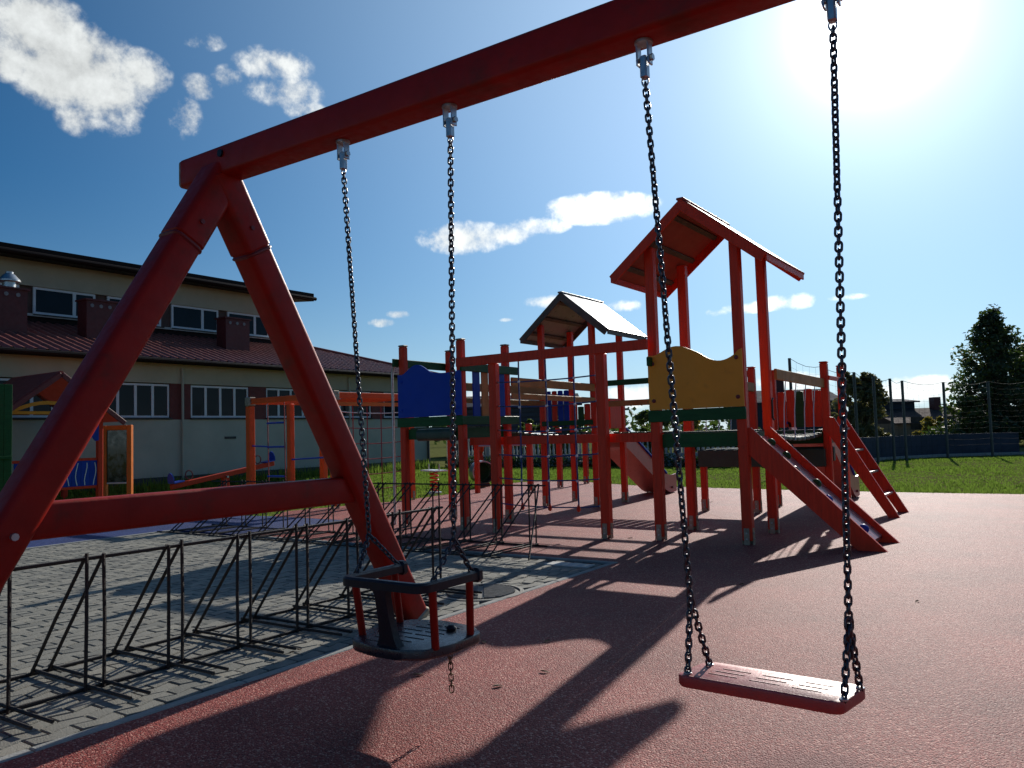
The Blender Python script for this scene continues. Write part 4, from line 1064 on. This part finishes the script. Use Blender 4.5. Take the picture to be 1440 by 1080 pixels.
# clerestory
CV1_ = 12.3
MB().box(CU-7, CU-.02, V0, CV1_-.15, 4.5, 5.06).build('clerestory_base', 'fascia', sb)
MB().box(CU-7, CU, V0, CV1_, 5.95, 6.70).build('clerestory_wall', 'wall_cream', sb)
MB().box(CU-7, CU-.25, V0, CV1_-.2, 5.06, 5.95).build('clerestory_recess', 'infill_brown', sb)
MB().box(CU-.24, CU+.05, V0, CV1_, 5.06, 5.13).build('sill_band', 'concrete_white', sb)
v = 2.95-2.2*5
while v < CV1_-1.9:
    window(CU-.05, v, v+1.82, 5.14, 5.945, [v+1.18], sb, fw=.07); 
    MB().box(CU-.24, CU-.10, v+1.83, v+2.19, 5.14, 5.94).build('infill_panel', 'infill_brown', sb); v += 2.2
b = MB(); b.add([(CU+.75, V0, 6.62), (CU+.75, CV1_+.6, 6.62), (CU-8, CV1_+.6, 7.4), (CU-8, V0, 7.4), (CU+.75, V0, 6.92), (CU+.75, CV1_+.6, 6.92), (CU-8, CV1_+.6, 7.7), (CU-8, V0, 7.7)],
    [(0,1,2,3),(4,7,6,5),(0,4,5,1),(1,5,6,2),(2,6,7,3),(3,7,4,0)]); b.build('upper_roof', 'fascia', sb)
b = MB(); b.tube([(CU+.83, V0, 6.70), (CU+.83, CV1_+.62, 6.70)], .07, 8); b.build('gutter', 'fascia', sb, smooth=True)
for (a, c, zt, cowl) in ((1.2, 1.9, 5.42, 1), (3.47, 4.34, 5.37, 0), (8.04, 8.97, 5.33, 0), (-2.2, -1.4, 5.4, 0)):
    chm = MB().box(-19.35, -18.85, a, c, 4.0, zt).build('chimney', 'chimney_red', sb)
    MB().box(-19.40, -18.80, a-.05, c+.05, zt+.002, zt+.05).build('chimney_cap', 'chimney_red', chm)
    n_ = 3 if c-a > .8 else 2
    for k in range(n_):
        vv = a+(k+.6)*(c-a)/(n_+.4); MB().tube([(-18.86, vv, zt-.14), (-18.835, vv, zt-.14)], .055, 8).build('flue_opening', 'curtain', chm)
    if cowl:
        vm = (a+c)/2; MB().lathe([(.16, 0), (.16, .16), (.27, .18), (.27, .22), (.15, .36), (.10, .40), (.10, .44), (.02, .46)], (-19.1, vm, zt+.05), 16).build('cowl', 'galvanised', chm, smooth=True)

# ------------------------------------------------------------------ boundary and background
FV = 17.25
cfn = thing('concrete_fence', 'low pale precast concrete fence with balusters behind the lawn', 'fence', (-12, FV, 0))
u = -17.0
while u < -6.5:
    MB().box(u-.07, u+.07, FV-.07, FV+.07, -.05, 1.32).build('post', 'concrete_white', cfn)
    pn = MB().box(u+.075, u+1.92, FV-.025, FV+.025, -.05, .42).build('panel', 'concrete_white', cfn)
    arch = [(u+.075+1.845*t, .92+.16*math.sin(math.pi*t)) for t in [k/10 for k in range(11)]]
    MB().prism(arch+[(p[0], p[1]-.12) for p in arch[::-1]], lambda x, y, t: (x, FV+t, y), -.03, .03).build('top_rail', 'concrete_white', pn)
    for k in range(11):
        x = u+.16+.17*k; zt = .82+.16*math.sin(math.pi*(x-u)/2)
        MB().lathe([(.035, .42), (.05, .50), (.055, .55), (.03, .66), (.03, zt)], (x, FV, 0), 6).build('baluster', 'concrete_white', pn)
    u += 2.0

def leafcloud(centres, n, size, rr, mb):
    """leaf-sized quads gathered in clumps"""
    for (c, r) in centres:
        for _ in range(n):
            d = Vector((rr.gauss(0, 1), rr.gauss(0, 1), rr.gauss(0, 1))); d.normalize()
            p = Vector(c)+Vector((d.x*r[0], d.y*r[0], d.z*r[1]))*(rr.random()**.45)
            a = Vector((rr.gauss(0, 1), rr.gauss(0, 1), rr.gauss(0, .7))).normalized(); b_ = a.orthogonal().normalized()
            b_ = Matrix.Rotation(rr.uniform(0, 6.28), 3, a) @ b_
            s = size*rr.uniform(.5, 1.3); i = len(mb.v)
            mb.v += [tuple(p-a*s), tuple(p+b_*s*.5), tuple(p+a*s), tuple(p-b_*s*.5)]; mb.f.append((i, i+1, i+2, i+3)); mb.mi.append(0)
def at(px, depth):
    d = ray(px, 600); d = Vector((d.x, d.y, 0)).normalized(); fw = Vector((C_F.x, C_F.y, 0)).normalized()
    p = CAM+d*(depth/d.dot(fw)); return Vector((p.x, p.y, -.05))
def tree(name, label, px, depth, top_py, rad_px, leaf, n=110, size=.10, seed=1, shape='round', cl=46, cat='tree', base=.12, group=None):
    rr = random.Random(seed); g0 = at(px, depth); hy = 612-.03*(px-720)
    H = CAM_H+(hy-top_py)*depth/1120; R = rad_px*depth/1120
    t = thing(name, label, cat, g0, group)
    lean = Vector((rr.uniform(-.06, .06), rr.uniform(-.06, .06), 0))
    tr = [g0+lean*(H*k/6)+Vector((rr.uniform(-.05, .05)*k*.4, rr.uniform(-.05, .05)*k*.4, H*.92*k/6)) for k in range(7)]
    r0 = max(.03, H*.022)
    b = MB(); b.tube(tr, [r0*(1-.14*k) for k in range(7)], 8)
    cents = []
    for i in range(cl):
        f = base+(1-base)*rr.random()**(1.5 if shape == 'cone' else 1.0)
        if shape == 'cone': rmax = R*(1-f)**.65*1.15+R*.06
        elif shape == 'tall': rmax = R*(math.sin(math.pi*min(1, .12+f*.86))**.6)
        else: rmax = R*math.sqrt(max(0, 1-((f-.52)/.52)**2))*1.05
        a = rr.uniform(0, 6.283); rmax *= .72+.5*noise.noise((f*5.0+seed, math.cos(a)*1.3, math.sin(a)*1.3))+.2; d = rmax*(rr.random()**.5)
        c = g0+lean*(H*f)+Vector((math.cos(a)*d, math.sin(a)*d, H*f*.97)); cr = R*rr.uniform(.14, .30)*(1 if f < .85 else .6)
        cents.append((c, (cr, cr*rr.uniform(.6, 1.0))))
        if i % 2 == 0:
            k = min(5, int(f*5.2)); s0 = tr[k]; b.tube([s0, (s0+c)/2+Vector((0, 0, -.08)), c], [r0*.35, r0*.22, r0*.08], 5)
    b.build('trunk', 'bark', t, smooth=True)
    m_ = MB(); leafcloud(cents, n, size, rr, m_); m_.build('crown', leaf, t, fix=False)
    return t
tree('tall_tree', 'tall dark ragged tree behind the ball net at the field edge', 1395, 38, 430, 66, 'leaf_dark', n=75, size=.11, seed=2, shape='cone', cl=250, base=.06)
tree('tall_tree', 'bushy dark tree beside the tall ragged tree', 1458, 40, 478, 52, 'leaf_dark', n=100, size=.12, seed=4, shape='round', cl=130, base=.06)
tree('olive_tree', 'olive coloured leafy tree behind the netting posts', 1218, 34, 518, 36, 'leaf_olive', n=80, size=.10, seed=3, cl=130, base=.05)
tree('olive_tree', 'smaller olive bush between the net posts and the climbing set', 1182, 36, 560, 22, 'leaf_olive', n=110, size=.09, seed=8, cl=36, base=.04, cat='bush')
tree('yellow_bush', 'yellow leaved bush in front of the brown house', 1312, 41, 586, 26, 'leaf_yellow', n=110, size=.10, seed=5, cl=36, base=.05, cat='bush')
tree('dark_bush', 'dark green bush below the tall ragged tree', 1370, 37, 560, 28, 'leaf_mid', n=120, size=.11, seed=6, cl=40, base=.05, cat='bush')
for i, (px, dp, ty, rp, lf, lb_) in enumerate(((905, 33, 578, 34, 'leaf_mid', 'mid green shrub seen under the tall tower deck'), (968, 34, 586, 30, 'leaf_yellow', 'yellowish shrub seen past the yellow panel tower'), (1000, 31, 604, 40, 'leaf_dark', 'low dark shrub behind the tall tower ramp'),
      (745, 36, 590, 30, 'leaf_mid', 'green shrub in front of the dark slatted shed'), (860, 28, 612, 26, 'leaf_dark', 'low dark shrub beside the pale concrete fence'), (930, 28, 610, 36, 'leaf_dark', 'dark shrub behind the pink slide'), (1075, 32, 600, 34, 'leaf_dark', 'dark shrub behind the hanging bridge'), (790, 38, 585, 24, 'leaf_dark', 'dark shrub right of the slatted shed'))):
    tree('shrub', lb_, px, dp, ty, rp, lf, n=110, size=.09, seed=20+i, cl=30, base=.04, cat='bush', group=None)

lh = thing('low_hedge', 'low dark hedge along the foot of the pale concrete fence', 'hedge', (-10.5, 16.75, 0))
hm = MB(); hr = random.Random(31)
leafcloud([((-16.4+.30*k, 16.75+hr.uniform(-.1, .1), .12+hr.uniform(0, .10)), (.30, .24)) for k in range(43)], 110, .06, hr, hm); hm.build('foliage', 'leaf_dark', lh, fix=False)
hb = MB()
for k in range(22): MB().tube([(-16.3+.6*k, 16.75, -.05), (-16.25+.6*k, 16.76, .22)], .012, 5).build('stem', 'bark', lh)
def gable_house(name, label, px0, px1, depth, eave_py, ridge_py, wallm, roofm, dep=5, chim=None):
    a, c = at(px0, depth), at(px1, depth); d = (c-a).normalized(); n_ = Vector((-d.y, d.x, 0))
    if n_.dot(Vector((C_F.x, C_F.y, 0))) < 0: n_ = -n_
    L = (c-a).length; hy = 612-.03*((px0+px1)/2-720)
    ze = CAM_H+(hy-eave_py)*depth/1120; zr = CAM_H+(hy-ridge_py)*depth/1120
    t = thing(name, label, 'building', (a+c)/2)
    P = lambda x, y, z: tuple(a+d*x+n_*y+Vector((0, 0, z+.05)))
    b = MB(); b.loft([[P(0, 0, -.05), P(L, 0, -.05), P(L, dep, -.05), P(0, dep, -.05)], [P(0, 0, ze), P(L, 0, ze), P(L, dep, ze), P(0, dep, ze)]]); b.build('wall', wallm, t)
    b = MB(); e = .3
    for s in (0, 1):
        y0, y1 = (-e, dep/2) if s == 0 else (dep+e, dep/2)
        z0 = ze-.08
        b.loft([[P(-e, y0, z0), P(L+e, y0, z0), P(L+e, y0, z0+.1), P(-e, y0, z0+.1)], [P(-e, y1, zr), P(L+e, y1, zr), P(L+e, y1, zr+.1), P(-e, y1, zr+.1)]])
    for xx in (0.0, L-.12):
        b.loft([[P(xx, 0, ze), P(xx, dep, ze), P(xx, dep/2, zr-.02)], [P(xx+.12, 0, ze), P(xx+.12, dep, ze), P(xx+.12, dep/2, zr-.02)]])
    rfo = b.build('roof', roofm, t)
    if chim:
        x = L*chim; b = MB(); b.loft([[P(x, dep*.4, ze), P(x+.5, dep*.4, ze), P(x+.5, dep*.5, ze), P(x, dep*.5, ze)], [P(x, dep*.4, zr+.9), P(x+.5, dep*.4, zr+.9), P(x+.5, dep*.5, zr+.9), P(x, dep*.5, zr+.9)]]); b.build('chimney', 'chimney_red', rfo)
    return t, P, L, ze
t, P, L, ze = gable_house('slatted_shed', 'dark shed with horizontal slats behind the pale fence', 640, 812, 47, 572, 556, 'far_dark', 'far_dark', 5)
for k in range(9):
    z = .25+k*(ze-.3)/9; b = MB(); b.loft([[P(0, -.06, z), P(L, -.06, z), P(L, -.06, z+.17), P(0, -.06, z+.17)], [P(0, -.01, z), P(L, -.01, z), P(L, -.01, z+.17), P(0, -.01, z+.17)]]); b.build('slat', 'windbreak', t)
t, P, L, ze = gable_house('dark_house', 'dark grey house with low roof behind the right rear tower', 1062, 1182, 52, 566, 548, 'far_dark', 'far_dark', 6, chim=.42)
t, P, L, ze = gable_house('brown_house', 'brown rendered house with shallow roof behind the yellow bush', 1262, 1420, 58, 594, 574, 'far_wall', 'far_roof', 8, chim=.55)
for k in range(3):
    x = L*(.12+.28*k); b = MB(); b.loft([[P(x, -.05, .7), P(x+1, -.05, .7), P(x+1, -.05, 1.6), P(x, -.05, 1.6)], [P(x, -.01, .7), P(x+1, -.01, .7), P(x+1, -.01, 1.6), P(x, -.01, 1.6)]]); b.build('window', 'glass', t)
t, P, L, ze = gable_house('flat_block', 'small dark flat roofed block beyond the netting posts', 1240, 1288, 62, 566, 562, 'far_dark', 'far_dark', 6)

# ball net on tall posts with a low windbreak behind it
NPX = [(1118, 657, 503), (1163, 654, 515), (1208, 651, 523), (1235, 648.5, 528), (1258, 646.5, 532), (1275, 645.5, 535), (1333, 642, 537), (1396, 640, 536), (1460, 638.5, 534)]
bases = [on(x, y, 2, 0) for x, y, _ in NPX]
nf = thing('ball_net', 'tall ball stop net on thin dark posts along the field', 'net fence', bases[3])
tops = []
for (x, y, ty), p in zip(NPX, bases):
    dp = proj(p)[2]; h = (y-ty)*dp/1120; tops.append(Vector((p.x, p.y, h)))
    MB().tube([(p.x, p.y, -.05), (p.x, p.y, h)], .045, 8).build('post', 'net_post', nf, smooth=True)
nb_ = MB()
for i in range(len(bases)-1):
    a, c, ta, tc2 = bases[i], bases[i+1], tops[i], tops[i+1]; Ls = (c-a).length; n_ = int(Ls/.26)
    for k in range(n_+1):
        t = k/n_; p = a.lerp(c, t); q_ = ta.lerp(tc2, t)-Vector((0, 0, .12*math.sin(math.pi*t)))
        nb_.tube([p, q_], .0024, 3, cap=False)
    for k in range(14):
        f = k/13; pts = []
        for s in range(5):
            t = s/4; p = a.lerp(c, t); q_ = ta.lerp(tc2, t)-Vector((0, 0, .12*math.sin(math.pi*t))); pts.append(p.lerp(q_, f))
        nb_.tube(pts, .0024 if k < 13 else .008, 3, cap=False)
stuff(nb_.build('netting', 'net_wire', nf, fix=False))
wb = thing('low_windbreak', 'low dark blue fabric fence behind the ball net', 'fence', bases[4]+Vector((0, .8, 0)))
off = Vector((C_F.x, C_F.y, 0)).normalized()*1.0
for i in range(len(bases)-1):
    a, c = bases[i]+off, bases[i+1]+off; b = MB()
    b.beam(a+Vector((0, 0, .36)), c+Vector((0, 0, .36)), .05, .78, ch=.008); pn = b.build('panel', 'windbreak', wb)
    b = MB(); b.beam(a-off*.25+Vector((0, 0, .0)), c-off*.25+Vector((0, 0, .0)), .12, .12, ch=.02); b.build('kerb_strip', 'concrete', pn)

# far wood along the horizon
m_ = MB(); rr = random.Random(77)
for i in range(240):
    px = rr.uniform(-500, 1950); dp = rr.uniform(95, 150); g0 = at(max(-700, px), dp); R = rr.uniform(1.2, 2.8)
    if 1150 < px < 1330: R *= .6
    leafcloud([(g0+Vector((0, 0, R*.8+rr.uniform(0, .8))), (R*1.6, R))], 42, .55, rr, m_)
fo = m_.build('far_wood', 'leaf_dark', fix=False); stuff(fo); fo['label'] = 'dark band of distant trees along the horizon'; fo['category'] = 'trees'
